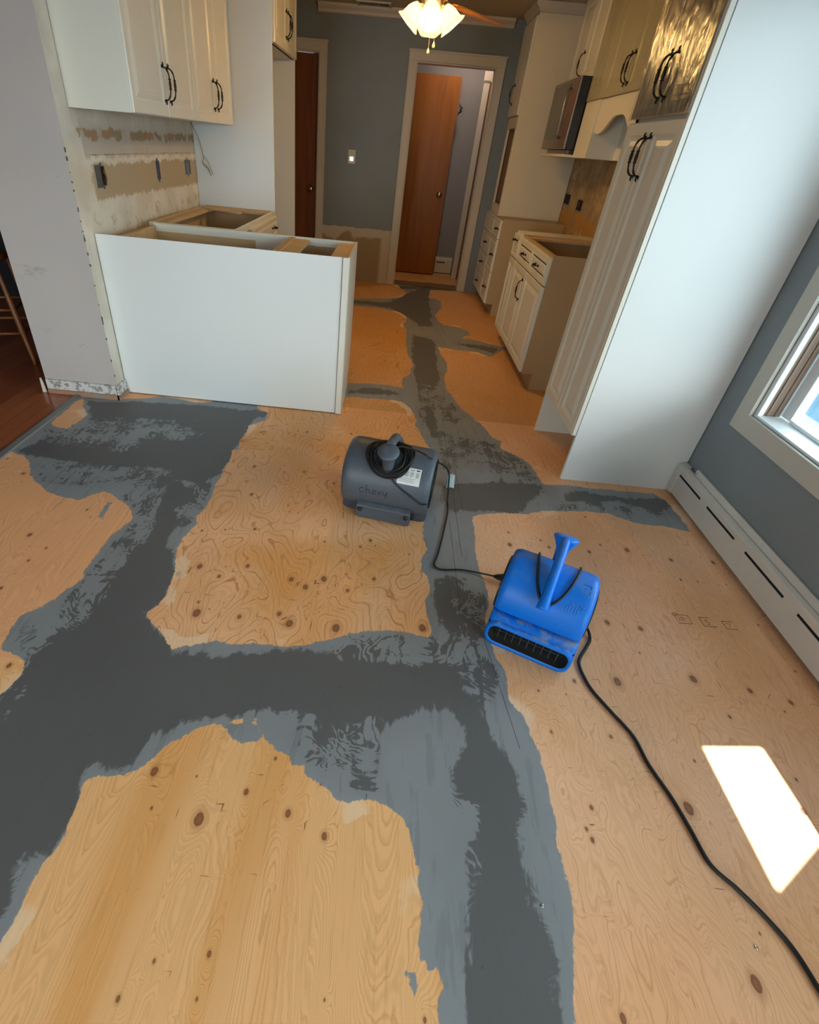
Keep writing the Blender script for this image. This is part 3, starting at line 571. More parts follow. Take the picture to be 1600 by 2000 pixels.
win2 = structure(MB().box(XR+0.118, XR+0.122, -2.25, -0.15, 0.24, 2.0).build('added_window', g.mat))  # added window out of view, brings more daylight onto the near floor
m = MB(); m.box(SX0, SX1, -2.3, -2.25, 0.19, 2.05); m.box(SX0, SX1, -0.15, -0.1, 0.19, 2.05); m.box(SX0, SX1, -2.25, -0.15, 0.19, 0.24); m.box(SX0, SX1, -2.25, -0.15, 2.0, 2.05); m.box(SX0, SX1, -1.22, -1.18, 0.24, 2.0)
m.build('window_frame', SASH, win2, bevel=0.002)
structure(MB().box(5.0, 5.06, -4.0, 8.0, -0.5, 0.62).build('added_screen', plain('teal_view_screen', srgb(50, 86, 108), 0.8, nscale=1.5, var=0.25)))  # added low screen, hides the glaring sunlit ground from the window view
# outside : ground, and an added unseen awning, its hole cut to shape the sun patch
structure(MB().box(-8, 14, -14, 14, -0.62, -0.5).build('ground_outside', plain('blue_grey_decking', srgb(52, 84, 104), 0.8, nscale=1.5, var=0.2)))
structure(MB().box(-5.4, 1.75, -2.72, 8.4, -0.5, -0.03).build('foundation', CONC))
k = 2.5/math.tan(SUN_EL)
Q = [(1.062+k, 0.857), (1.250+k, 0.877), (1.262+k, 0.633), (1.067+k, 0.500)]
outer = [(1.9, 2.9), (4.1, 2.9), (4.1, -2.9), (1.9, -2.9)]
m = MB()
for zz in (2.5, 2.515):
    for a in outer: m.v.append((a[0], a[1], zz))
    for a in Q: m.v.append((a[0], a[1], zz))
for b in (0, 8):
    for i in range(4): m.quad((b+i, b+(i+1) % 4, b+4+(i+1) % 4, b+4+i))
for r0 in (0, 4):
    for i in range(4): m.quad((r0+i, r0+(i+1) % 4, 8+r0+(i+1) % 4, 8+r0+i))
structure(m.build('sun_mask', plain('sun_mask_board', srgb(150, 150, 146), 0.8)))

# ---- remnants of baseboard on the wall stub
m = MB(); m.box(-1.978, -1.556, 2.731, 2.744, 0.028, 0.085); m.box(-1.5515, -1.540, 2.731, 2.836, 0.028, 0.088)
t = NT('chipped_white_plaster'); p = t.wpos(); t.set('Base Color', t.mix(t.step(t.noise(p, 26, 6, .7), 0.5, 0.56), srgb(214, 212, 210), srgb(150, 142, 136))); t.set('Roughness', 0.8); t.bump(t.noise(p, 40, 5), .5, .01)
structure(m.build('baseboard_left', t.mat))
t = NT('scarred_wood_plate'); p = t.wpos(); t.set('Base Color', t.mix(t.step(t.noise(t.scale(p, (4, 4, 20)), 5, 6, .7), 0.42, 0.6), srgb(176, 118, 86), srgb(150, 140, 128))); t.set('Roughness', 0.8)
m = MB(); m.box(-1.975, -1.540, 2.722, 2.744, 0.0, 0.028); m.box(-1.5515, -1.532, 2.722, 2.836, 0.0, 0.028)
structure(m.build('baseboard_plate', t.mat))
# ragged corner bead chips on the stub edge
m = MB(); random.seed(3)
for i in range(20):
    z = 0.1 + 1.15*random.random()**0.8; h = 0.004+0.018*random.random()**2; w = 0.002+0.003*random.random()
    m.box(XL-w, XL+0.0012, 2.7438, 2.7446+w, z, z+h)
structure(m.build('trim_9', plain('exposed_corner_bead', srgb(92, 82, 74), 0.8, var=0.3, nscale=30)))
# ---------------------------------------------------------------- cabinet hardware and builders
def pull_mesh(length=0.135, out=0.034, s=1.0):
    # antique bow pull, long axis z, standing off towards -y
    m = MB(); pts = []; rad = []
    for i in range(25):
        a = -1 + 2*i/24; y = -out*(1-abs(a)**3.2)**0.5 if abs(a) < 1 else 0
        pts.append((0, y, a*length/2)); rad.append(s*(0.0034 + 0.0036*math.exp(-(a/0.26)**2) + 0.0012*math.exp(-((abs(a)-0.75)/0.1)**2)))
    m.tube(pts, rad, 8)
    for e in (-1, 1):
        m.lathe([(0, -0.006), (0.006, -0.005), (0.0075, 0), (0.006, 0.005), (0, 0.006)], (0, -0.004, e*length/2), (0, 1, 0), 10)
        m.tube([(0, -0.006, e*length/2), (0, -0.008, e*(length/2+0.010)), (0, -0.004, e*(length/2+0.016))], [0.004, 0.004, 0.002], 6)
    for a in (-0.28, 0.28): m.lathe([(0.0045, -0.003), (0.0085, 0), (0.0045, 0.003)], (0, -out*0.99, a*length/2), (0, 0, 1), 10)
    return m
_pull = pull_mesh().build('handle', BRONZE); PULL = _pull.data; bpy.data.objects.remove(_pull)
_pull = pull_mesh(0.076, 0.026, 0.9).build('handle', BRONZE); PULLS = _pull.data; bpy.data.objects.remove(_pull)
def add_pull(parent, x, z, y=-0.021, vert=True, small=False):
    o = bpy.data.objects.new('handle', PULLS if small else PULL); COL.objects.link(o); o.parent = parent; o.location = (x, y, z)
    if not vert: o.rotation_euler = (0, math.radians(90), 0)
    return o
def door_rings(st=0.05): return [(st-0.012, 0.0), (st-0.006, 0.0035), (st, 0.0075), (st+0.008, 0.0085), (st+0.026, 0.002), (st+0.032, 0.0015), (st+0.034, 0.0)]
def cabinet(name, label, cat, loc, rz, W, D, z0, z1, fronts, toe=0.0, top=True, mats=None, group=None, filler=0.0, back=True, mid_rail=None, toe_boxed=True, stretchers=None):
    r = empty(name, (loc[0], loc[1], 0), math.radians(rz), label, cat, group)
    MT = mats or [WHITE, PLYIN]
    m = MB(); th = 0.016
    for x0, x1, o_ in ((0, 0.004, 'o'), (W-0.004, W, 'o')):
        prof = [(0, z0+toe), (0, z1), (D, z1), (D, z0), (0.075 if toe else 0, z0), (0.075 if toe else 0, z0+toe)] if toe and toe_boxed else [(0, z0), (0, z1), (D, z1), (D, z0)]
        m.prism(prof, x0, x1, 'x')
    for x0, x1 in ((0.004, th), (W-th, W-0.004)):
        m.box(x0, x1, 0.004, D, z0+toe, z1-0.001, 1)
    if back: m.box(th, W-th, D-0.006, D, z0+toe, z1-0.001, 1)
    m.box(th, W-th, 0.002, D-0.006, z0+toe, z0+toe+th, 1, {'-z': 0})
    if top: m.box(th, W-th, 0.002, D-0.006, z1-th, z1, 0)
    # face frame
    fw = 0.036
    m.box(0.004, W-0.004, 0, 0.018, z1-fw, z1-0.0005); m.box(0.004, W-0.004, 0, 0.018, z0+toe, z0+toe+fw)
    m.box(0.004, 0.004+fw, 0.0, 0.018, z0+toe+fw, z1-fw); m.box(W-0.004-fw, W-0.004, 0.0, 0.018, z0+toe+fw, z1-fw)
    if toe and toe_boxed: m.box(0.004, W-0.004, 0.075, 0.088, z0, z0+toe)
    m.build('body', MT, r)
    if stretchers:
        m = MB()
        for (xa, xb, ya, yb) in stretchers: m.box(xa, xb, ya, yb, z1-0.028, z1-0.010)
        tag(m.build('top_stretcher', PLYEDGE, r, bevel=0.001), 'raw wood stretcher across the open top')
    for fr in fronts:
        kind, x0, x1, za, zb, hs = fr[:6]
        m = MB(); st = fr[6] if len(fr) > 6 else (0.05 if kind == 'door' else 0.028)
        if kind == 'drawer2':
            m.panel(x0, x1, za, zb, -0.020, 0.020, [(0.022, 0.0), (0.024, 0.004)])
            h = (x1-x0-0.048-0.03)/2
            for q in (0, 1):
                a = x0+0.024+q*(h+0.03)
                m.panel(a, a+h, za+0.026, zb-0.026, -0.020, 0.004, [(0.012, -0.0), (0.018, 0.004), (0.024, 0.004), (0.034, -0.001)])
            nm = 'drawer'
        elif kind == 'drawer': m.panel(x0, x1, za, zb, -0.020, 0.020, [(st-0.008, 0), (st, 0.005), (st+0.004, 0.005), (st+0.014, 0.0)]); nm = 'drawer'
        else: m.panel(x0, x1, za, zb, -0.020, 0.020, door_rings(st)); nm = 'door'
        dd = m.build(nm, WHITE, r)
        for h in hs: add_pull(dd, h[0], h[1], vert=(h[2] == 'v'), small=(len(h) > 3))
    return r

# ---------------------------------------------------------------- left side
ULG = None
cabinet('upper_cabinet', 'white two-door wall cabinet above the scraped backsplash, its blank side towards the dining room corner', 'cabinet', (-1.262, 2.847), 90, 0.858, 0.288, 1.386, 2.39,
        [('door', 0.003, 0.427, 1.388, 2.36, [(0.395, 1.52, 'v')]), ('door', 0.431, 0.855, 1.388, 2.36, [(0.463, 1.52, 'v')])], mats=[WHITE, WHITE])
cabinet('upper_cabinet', 'white two-door wall cabinet with its far side against the tall refrigerator panel', 'cabinet', (-1.262, 3.709), 90, 0.798, 0.288, 1.386, 2.39,
        [('door', 0.003, 0.398, 1.388, 2.36, [(0.36, 1.53, 'v')]), ('door', 0.402, 0.795, 1.388, 2.36, [(0.436, 1.53, 'v')])], mats=[WHITE, WHITE])
def slab(name, label, cat, x0, x1, y0, y1, z0, z1, mat, bevel=0.0015):
    return tag(MB().box(x0, x1, y0, y1, z0, z1).build(name, mat, bevel=bevel), label, cat)
slab('refrigerator_side_panel', 'tall white panel rising behind the open base cabinets, against the end of the wall cabinets', 'panel', XL+.002, -0.952, 4.513, 4.531, 0, 2.39, PANELW)
slab('refrigerator_side_panel', 'tall white panel just in front of the dark brown door on the far wall', 'panel', XL+.002, -0.952, 5.392, 5.410, 0, 2.39, PANELW)
cabinet('over_refrigerator_cabinet', 'cream two-door cabinet hung high across the refrigerator opening', 'cabinet', (-0.955, 4.533), 90, 0.855, 0.585, 1.855, 2.39,
        [('door', 0.003, 0.425, 1.858, 2.37, [(0.392, 2.0, 'v')]), ('door', 0.430, 0.852, 1.858, 2.37, [(0.463, 2.0, 'v')])], mats=[WHITE, PLYIN])
# open-topped base cabinets
cabinet('drawer_base_cabinet', 'open-topped white base cabinet with a drawer, below the scraped backsplash and against the refrigerator panel', 'cabinet', (-0.952, 3.395), 90, 1.112, 0.54, 0.0, 0.876,
        [('drawer', 0.30, 1.10, 0.715, 0.845, [(0.95, 0.782, 'h', 's')]), ('door', 0.30, 0.70, 0.12, 0.705, [(0.66, 0.6, 'v')]), ('door', 0.704, 1.10, 0.12, 0.705, [(0.745, 0.6, 'v')])],
        toe=0.11, top=False, stretchers=[(0.02, 0.09, 0.02, 0.53), (1.03, 1.095, 0.02, 0.53), (0.09, 1.03, 0.47, 0.53)])
# peninsula : corner cabinet and end cabinet, fronts facing the sink side
r = empty('corner_base_cabinet', (-1.03, 2.85, 0), 0, 'open blind corner cabinet behind the big white panel, wooden brace inside', 'cabinet')
m = MB()
m.box(-0.42, 0.425, 0.0, 0.012, 0.10, 0.868, 1); m.box(-0.42, -0.406, 0.012, 0.52, 0.10, 0.866, 1); m.box(0.409, 0.425, 0.012, 0.52, 0.10, 0.872, 1)
m.box(-0.406, 0.409, 0.012, 0.50, 0.10, 0.114, 1); m.box(-0.42, 0.425, 0.505, 0.523, 0.835, 0.876, 0); m.box(-0.42, 0.20, 0.505, 0.523, 0.10, 0.835, 1); m.box(0.20, 0.425, 0.505, 0.523, 0.10, 0.835, 0)
m.box(-0.42, 0.425, 0.45, 0.46, 0.0, 0.10, 0)
m.build('body', [WHITE, PLYIN], r)
m = MB(); m.prism([(-0.40, 0.80), (-0.40, 0.868), (-0.385, 0.868), (-0.385, 0.80)], 0.03, 0.30, 'y'); m.prism([(-0.39, 0.85), (-0.20, 0.79), (-0.20, 0.81), (-0.39, 0.868)], 0.13, 0.17, 'y')
tag(m.build('corner_brace', PLYEDGE, r), 'raw wood corner brace')
r = empty('end_base_cabinet', (-0.41, 2.85, 0), 0, 'open end cabinet of the peninsula with raw wood stretchers across its top', 'cabinet')
m = MB()
m.box(-0.192, 0.176, 0.0, 0.012, 0.10, 0.868, 1); m.box(-0.192, -0.176, 0.012, 0.505, 0.10, 0.872, 1)
m.prism([(0, 0), (0, 0.876), (0.523, 0.876), (0.523, 0.10), (0.45, 0.10), (0.45, 0)], 0.186, 0.196, 'x', 0); m.box(0.176, 0.186, 0.0, 0.505, 0.10, 0.872, 1)
m.box(-0.176, 0.176, 0.012, 0.50, 0.10, 0.114, 1); m.box(-0.192, 0.186, 0.505, 0.523, 0.835, 0.876, 0); m.box(-0.192, 0.186, 0.45, 0.46, 0, 0.10, 0)
m.box(-0.176, 0.176, 0.012, 0.497, 0.60, 0.612, 1); m.box(-0.176, 0.176, 0.497, 0.504, 0.114, 0.833, 1)
m.build('body', [WHITE, PLYIN], r)
m = MB(); m.box(-0.188, -0.09, 0.012, 0.505, 0.848, 0.866); m.box(0.09, 0.176, 0.012, 0.505, 0.848, 0.866)
tag(m.build('top_stretcher', PLYEDGE, r, bevel=.001), 'raw wood stretcher')
m = MB(); m.panel(-0.186, 0.19, 0.12, 0.825, -0.0, 0.018, door_rings()); dd = m.build('door', WHITE, r); dd.rotation_euler = (0, 0, math.pi); dd.location = (0, 0.545, 0)
add_pull(dd, -0.15, 0.72, y=0)
r = empty('peninsula_back_panel', (-0.88, 2.84, 0), 0, 'large white back panel of the peninsula facing the bare plywood floor', 'panel')
MB().box(-0.668, 0.628, 0.001, 0.009, 0.006, 0.874).build('panel', PANELW, r, bevel=0.001)
m = MB(); m.box(0.631, 0.664, -0.008, 0.009, 0.004, 0.875); tag(m.build('end_post', WHITE, r, bevel=.002), 'narrow white post at the free end')
# a loose wood strip and crumpled papers left inside the cabinets
def block(name, label, cat, pts, w, mat):
    m = MB(); m.tube(pts, w, 4); return tag(m.build(name, mat), label, cat)
r = MB().box(-0.02, 0.02, -0.17, 0.17, -0.006, 0.006).build('wood_strip', PLYEDGE); r.location = (-1.30, 4.28, 0.874); r.rotation_euler = (0.0, 0.0, math.radians(62))
tag(r, 'loose raw wood strip lying over the open drawer base cabinet', 'wood strip')
def crumple(name, loc, s, label):
    m = MB(); m.lathe([(0, -1), (.5, -.85), (.85, -.5), (1, 0), (.85, .5), (.5, .85), (0, 1)], n=10)
    v2 = []
    for v in m.v:
        q = Vector(v); n_ = mnoise.noise(q*2.3+Vector(loc)*9); v2.append(tuple(q*s*(0.8+0.7*n_)))
    m.v = v2; m.sm = [False]*len(m.sm)
    o = m.build(name, plain('white_paper', srgb(222, 216, 204), 0.8)); o.location = loc; return tag(o, label, 'paper')
crumple('crumpled_paper', (-0.47, 3.20, 0.662), 0.035, 'crumpled white paper inside the peninsula end cabinet, the left piece')
crumple('crumpled_paper', (-0.385, 3.18, 0.66), 0.033, 'crumpled white paper inside the peninsula end cabinet, the right piece')
# electrical boxes in the left backsplash (facing +x)
def ebox(y, z, w, h, label, mat, x=XL, side=1, wires=False):
    r = empty('electrical_box', (x, y, z), math.radians(90 if side > 0 else -90), label, 'electrical box')
    m = MB(); t_ = 0.004
    m.box(-w/2, -w/2+t_, -t_, -0.001, -h/2, h/2); m.box(w/2-t_, w/2, -t_, -0.001, -h/2, h/2); m.box(-w/2+t_, w/2-t_, -t_, -0.001, -h/2, -h/2+t_); m.box(-w/2+t_, w/2-t_, -t_, -0.001, h/2-t_, h/2)
    m.box(-0.008, 0.008, -0.003, -0.001, h/2, h/2+0.014); m.box(-0.008, 0.008, -0.003, -0.001, -h/2-0.014, -h/2)
    m.build('rim', mat, r)
    MB().box(-w/2+t_, w/2-t_, -0.0015, -0.0005, -h/2+t_, h/2-t_).build('opening', DARKGAP if mat is not BLUEBOX else BLUEBOX, r)
    if wires:
        m = MB()
        for k in range(3): m.tube([(0.004+0.007*k, -0.002, -h/3), (0.012+.004*k, -0.014, -0.01*k), (0.0+0.01*k, -0.012, 0.012), (0.012, -0.003, h/3)], 0.0016, 6)
        m.build('wires', plain('bare_copper', srgb(150, 92, 56), 0.4, 0.6), r)
    return r
r = ebox(3.045, 1.115, 0.062, 0.088, 'open electrical box with wires, leftmost of the three in the scraped backsplash', GALV, wires=True)
m = MB().box(-0.066, -0.02, -0.008, -0.004, -0.05, 0.048); tag(m.build('cover_plate', GALV, r, bevel=.001), 'grey metal cover plate turned aside')
ebox(3.785, 1.118, 0.046, 0.10, 'narrow blue electrical box in the middle of the scraped backsplash', BLUEBOX)
r = ebox(4.33, 1.12, 0.10, 0.088, 'square grey electrical box in the backsplash beside the refrigerator panel', GALV)
MB().box(-0.048, 0.03, -0.006, -0.004, -0.042, 0.042).build('cover_plate', GALV, r, bevel=.001)
# loose wire hanging in front of the refrigerator panel
m = MB(); m.tube([(-1.543, 4.46, 1.384), (-1.525, 4.49, 1.34), (-1.50, 4.49, 1.28), (-1.485, 4.49, 1.22), (-1.478, 4.49, 1.175), (-1.492, 4.488, 1.15), (-1.480, 4.492, 1.13), (-1.45, 4.49, 1.115), (-1.43, 4.488, 1.07)], 0.0022, 6)
m.tube([(-1.478, 4.492, 1.19), (-1.455, 4.488, 1.17), (-1.44, 4.49, 1.14), (-1.425, 4.488, 1.10), (-1.415, 4.49, 1.08)], 0.0018, 6); m.tube([(-1.492, 4.488, 1.15), (-1.46, 4.49, 1.13), (-1.445, 4.489, 1.095)], 0.0016, 6)
tag(m.build('loose_wire', plain('grey_wire_jacket', srgb(120, 104, 78), 0.6)), 'loose electrical wire dangling under the wall cabinets beside the refrigerator panel', 'wire')
# light switch on the far wall
r = empty('light_switch', (-0.546, YF, 1.232), 0, 'light switch with a glowing white rocker on the blue-grey wall between the doors', 'light switch')
MB().box(-0.040, 0.040, -0.005, -0.0005, -0.062, 0.062).build('plate', plain('ivory_plate', srgb(200, 190, 168), 0.4), r, bevel=.003)
MB().box(-0.018, 0.018, -0.010, -0.005, -0.036, 0.0).build('rocker', emissive('lit_rocker', (1, 0.97, 0.9, 1), 1.6), r, bevel=.002)
MB().box(-0.018, 0.018, -0.008, -0.005, 0.002, 0.036).build('rocker_top', plain('ivory_rocker', srgb(206, 196, 172), 0.4), r, bevel=.001)

# ---------------------------------------------------------------- right side
# pantry : bottom section with an open toe space and film-wrapped top section
r = empty('pantry_cabinet', (1.012, 2.912, 0), math.radians(-90), 'tall white pantry cabinet beside the window wall, its upper doors wrapped in shiny film', 'cabinet')
Wp = 0.582; Dp = XR-1.012-0.004
m = MB(); m.box(Wp-0.018, Wp, -0.0, Dp, 0.0, 2.39, 0)
m.build('side_panel', PANELW, r, bevel=.001)
m = MB(); m.box(Wp-0.0175, Wp-0.0015, -0.021, -0.003, 0.255, 2.39); tag(m.build('edge_strip', WHITE, r, bevel=.001), 'white filler strip along the doors')
m = MB(); m.box(0, 0.018, -0.018, Dp, 0, 0.25, 0); m.box(0, 0.018, 0.0, Dp, 0.25, 2.39, 0); m.box(0.018, Wp-0.018, Dp-0.008, Dp, 0, 2.39, 0); m.box(0.018, Wp-0.018, 0.002, Dp-0.008, 0.25, 0.268, 0)
m.box(0.018, Wp-0.018, 0.0, Dp-0.008, 1.50, 1.535, 0); m.box(0.018, Wp-0.018, 0.0, Dp-0.008, 2.372, 2.39, 0); m.box(0.018, 0.05, 0, 0.018, 0.268, 2.37, 0); m.box(Wp-0.05, Wp-0.018, 0, 0.018, 0.268, 2.37, 0)
m.build('body', [WHITE, PLYIN], r)
xm = (Wp-0.02)/2
for (x0, x1, hx) in ((0.002, xm-0.0015, xm-0.030), (xm+0.0015, Wp-0.020, xm+0.030)):
    m = MB(); m.panel(x0, x1, 0.248, 1.512, -0.021, 0.020, door_rings(0.055)); d = m.build('door', WHITE, r); add_pull(d, hx, 1.392, -0.022)
    m = MB(); m.panel(x0, x1, 1.527, 2.37, -0.021, 0.020, door_rings(0.055)); d = m.build('door', WHITE, r); add_pull(d, hx, 1.650, -0.022)
# plastic film : a thin wrinkled sheet just off the upper doors
FILM = NT('clear_protective_film'); tr = FILM.n('ShaderNodeBsdfTransparent'); tr.inputs[0].default_value = (0.93, 0.93, 0.91, 1); gl = FILM.n('ShaderNodeBsdfGlossy'); gl.inputs['Roughness'].default_value = 0.10
fz = FILM.n('ShaderNodeFresnel'); fz.inputs[0].default_value = 1.5; ms = FILM.n('ShaderNodeMixShader'); p = FILM.wpos()
h = FILM.noise(FILM.scale(p, (1, 14, 3)), 3.0, 5, 0.6, 1.2); bp = FILM.n('ShaderNodeBump'); bp.inputs['Strength'].default_value = 0.8; bp.inputs['Distance'].default_value = 0.004; FILM.l(h, bp.inputs['Height']); FILM.l(bp.outputs[0], gl.inputs['Normal'])
FILM.l(FILM.m('MULTIPLY_ADD', fz.outputs[0], 1.0, 0.06), ms.inputs[0]); FILM.l(tr.outputs[0], ms.inputs[1]); FILM.l(gl.outputs[0], ms.inputs[2]); FILM.l(ms.outputs[0], FILM.out.inputs[0])
def film(parent, x0, x1, z0, z1, y0, amp=0.0025, sd=0):
    m = MB()
    def fn(u, v):
        x = x0+(x1-x0)*u; z = z0+(z1-z0)*v
        return (x, y0 - amp*(1+mnoise.noise(Vector((x*18+sd, z*4, sd))) + 0.6*mnoise.noise(Vector((x*40, z*30, sd+3)))), z)
    m.grid(fn, 50, 80); return tag(m.build('plastic_film', FILM.mat, parent, fix=False), 'clear wrinkled plastic film')
film(r, 0.001, Wp-0.022, 1.522, 2.375, -0.026)
# gap, then the double base cabinet
BC = (1.016, 4.548)
cabinet('base_cabinet', 'open-topped two-door white base cabinet with a wide two-pull drawer, nearest the pantry on the right', 'cabinet', (1.016, 4.548), -90, 0.968, 0.59, 0.0, 0.876,
        [('drawer2', 0.004, 0.95, 0.694, 0.858, [(0.267, 0.776, 'h', 's'), (0.70, 0.776, 'h', 's')]),
         ('door', 0.004, 0.440, 0.115, 0.684, [(0.405, 0.553, 'v')]), ('door', 0.444, 0.95, 0.115, 0.684, [])], toe=0.11, top=False,
        mats=[plain('cabinet_side_ply', srgb(178, 150, 110), 0.5), PLYIN], stretchers=[(0.02, 0.10, 0.02, 0.58), (0.10, 0.95, 0.50, 0.58)])
cabinet('base_cabinet', 'narrow white base cabinet with one drawer pull, just beyond the double base cabinet', 'cabinet', (1.016, 4.808), -90, 0.256, 0.59, 0.0, 0.876,
        [('drawer', 0.004, 0.252, 0.694, 0.858, [(0.03+0.1, 0.82, 'h', 's')]), ('door', 0.004, 0.252, 0.115, 0.684, [])], toe=0.11, top=True, mats=[WHITE, PLYIN])
cabinet('drawer_cabinet', 'narrow three-drawer white cabinet on the right, beyond the stove gap', 'cabinet', (1.016, 5.935), -90, 0.355, 0.59, 0.0, 0.876,
        [('drawer', 0.004, 0.345, 0.705, 0.862, [(0.285, 0.789, 'h', 's')]), ('drawer', 0.004, 0.345, 0.410, 0.700, [(0.285, 0.562, 'h', 's')]), ('drawer', 0.004, 0.345, 0.115, 0.405, [(0.258, 0.258, 'h', 's')])],
        toe=0.11, mats=[plain('cabinet_side_ply_tan', srgb(182, 160, 120), 0.5), PLYIN])
cabinet('drawer_cabinet', 'four-drawer white cabinet in the far right corner below the open niche', 'cabinet', (1.016, 6.56), -90, 0.622, 0.59, 0.0, 0.876,
        [('drawer', 0.004, 0.618, 0.700, 0.862, []), ('drawer', 0.004, 0.618, 0.505, 0.695, [(0.386, 0.604, 'h', 's')]), ('drawer', 0.004, 0.618, 0.310, 0.500, [(0.369, 0.409, 'h', 's')]), ('drawer', 0.004, 0.618, 0.115, 0.305, [(0.307, 0.204, 'h', 's')])],
        toe=0.11, mats=[WHITE, PLYIN])
# tall niche cabinet standing on the four-drawer cabinet
r = empty('niche_cabinet', (1.004, 6.36, 0), math.radians(-90), 'tall cream cabinet with an open niche and one upper door in the far right corner', 'cabinet')
Wn = 0.505; Dn = 0.60
m = MB(); zt = 2.335
m.box(Wn-0.016, Wn, 0.0, Dn, 0.878, zt, 0); m.box(0, 0.016, 0, Dn, 0.878, zt, 0); m.box(0.016, Wn-0.016, Dn-0.01, Dn, 0.878, zt, 1)
m.box(0.016, Wn-0.016, 0.0, Dn-0.01, 0.878, 0.96, 0); m.box(0.016, Wn-0.016, 0.0, 0.25, 1.575, 1.66, 0); m.box(0.016, Wn-0.016, 0.25, Dn-0.01, 1.60, 1.66, 1); m.box(0.016, Wn-0.016, 0, Dn-0.01, zt-0.02, zt, 0)
m.box(0.016, 0.055, 0, 0.018, 0.96, 1.575, 0); m.box(Wn-0.045, Wn-0.016, 0, 0.018, 0.96, 1.575, 0)
m.build('body', [plain('cream_side_panel', srgb(222, 212, 188), 0.45), PLYIN], r)
m = MB(); m.box(0.017, 0.022, 0.02, 0.58, 0.96, 1.575); m.box(Wn-0.022, Wn-0.017, 0.02, 0.58, 0.96, 1.575); m.box(0.022, Wn-0.022, 0.575, 0.58, 0.96, 1.575); m.box(0.022, Wn-0.022, 0.03, 0.575, 0.961, 0.966)
tag(m.build('niche_lining', plain('niche_brown', srgb(120, 86, 54), 0.6), r), 'brown lining of the open niche')
m = MB(); m.panel(0.004, Wn-0.004, 1.665, 2.315, -0.020, 0.019, [(0.002, 0.001)]); d = m.build('door', WHITE, r); add_pull(d, 0.12, 1.83, -0.021)
m = MB(); m.prism([(-0.045, 2.398), (-0.040, 2.375), (-0.02, 2.36), (-0.006, 2.336), (0.0, 2.336), (0.0, 2.398)], -0.02, Wn+0.03, 'x'); m.prism([(Wn+0.0, 2.336), (Wn+0.012, 2.336), (Wn+0.03, 2.36), (Wn+0.045, 2.398), (Wn, 2.398)], 0.0, Dn, 'y')
m.build('crown', TRIMW, r)
# microwave cabinet and microwave
cabinet('upper_cabinet', 'cream wall cabinet directly above the microwave on the right', 'cabinet', (1.318, 5.575), -90, 0.76, 0.287, 1.866, 2.39,
        [('door', 0.004, 0.378, 1.868, 2.37, [(0.345, 1.965, 'v')]), ('door', 0.382, 0.756, 1.868, 2.37, [])], mats=[WHITE, WHITE])
r = empty('microwave_shelf', (1.21, 5.575, 0), math.radians(-90), 'thin cream shelf carrying the microwave on the right wall', 'shelf')
MB().box(0.0, 0.76, 0.0, 0.395, 1.388, 1.404).build('board', WHITE, r, bevel=.001); MB().box(0.05, 0.7, 0.05, 0.38, 1.404, 1.432).build('riser', STEEL, r)
r = empty('microwave', (1.222, 5.568, 0), math.radians(-90), 'stainless microwave with a dark glass door mounted between the cream cabinets', 'microwave')
MB().box(0.0, 0.752, 0.0, 0.385, 1.434, 1.862).build('body', plain('black_microwave_case', srgb(20, 20, 24), 0.25, var=0.02), r, bevel=.002)
MB().box(0.0, 0.755, -0.012, -0.001, 1.434, 1.862).build('door_frame', STEEL, r, bevel=.003)
MB().box(0.03, 0.52, -0.015, -0.012, 1.50, 1.84).build('door_glass', GLASSGREY, r)
MB().box(0.56, 0.74, -0.0145, -0.012, 1.45, 1.85).build('control_panel', plain('brown_control_panel', srgb(96, 66, 56), 0.25), r)
m = MB(); m.tube([(0.54, -0.012, 1.50), (0.54, -0.035, 1.52), (0.54, -0.035, 1.79), (0.54, -0.012, 1.81)], 0.007, 8); m.build('door_handle', STEEL, r)
# hood cabinet with arched valance
r = empty('range_hood_cabinet', (1.305, 4.808, 0), math.radians(-90), 'cream wall cabinet with an arched valance below its doors, right of the microwave', 'cabinet')
Wh = 1.19; x_st = 0.345
m = MB()
m.box(0.0, 0.016, 0.0, 0.30, 1.388, 2.39, 0); m.box(Wh-0.016, Wh, 0.0, 0.30, 1.388, 2.39, 0); m.box(0.016, x_st, -0.016, 0.30, 1.388, 1.715, 0)
m.box(0.016, Wh-0.016, 0.288, 0.298, 1.388, 2.39, 0); m.box(0.016, Wh-0.016, 0.0, 0.288, 1.70, 1.716, 0); m.box(0.016, Wh-0.016, 0, 0.288, 2.375, 2.39, 0)
m.box(x_st, Wh-0.016, 0.18, 0.19, 1.390, 1.70, 0)
m.build('body', [WHITE, PLYIN], r)
arch = []
xa, xb = x_st+0.002, Wh-0.02; xc = (xa+xb)/2
for i in range(41):
    x = xa+(xb-xa)*i/40; u = abs(x-xc)/((xb-xa)/2)
    z = 1.530 + 0.085*(0.5+0.5*math.cos(math.pi*min(1, max(0, (u-0.12)/0.60)))) - 0.006*math.exp(-((u-0.78)/0.09)**2)
    arch.append((x, z))
m = MB()
b = len(m.v)
for (x, z) in arch: m.v += [(x, -0.004, z), (x, 0.012, z), (x, -0.004, 1.699), (x, 0.012, 1.699)]
for i in range(40):
    a = b+i*4; c_ = a+4
    m.quad((a, c_, c_+2, a+2)); m.quad((a+1, a+3, c_+3, c_+1)); m.quad((a, a+1, c_+1, c_)); m.quad((a+2, c_+2, c_+3, a+3))
m.quad((b, b+2, b+3, b+1)); e = b+160; m.quad((e, e+1, e+3, e+2))
tag(m.build('arched_valance', WHITE, r), 'valance board cut in an arch')
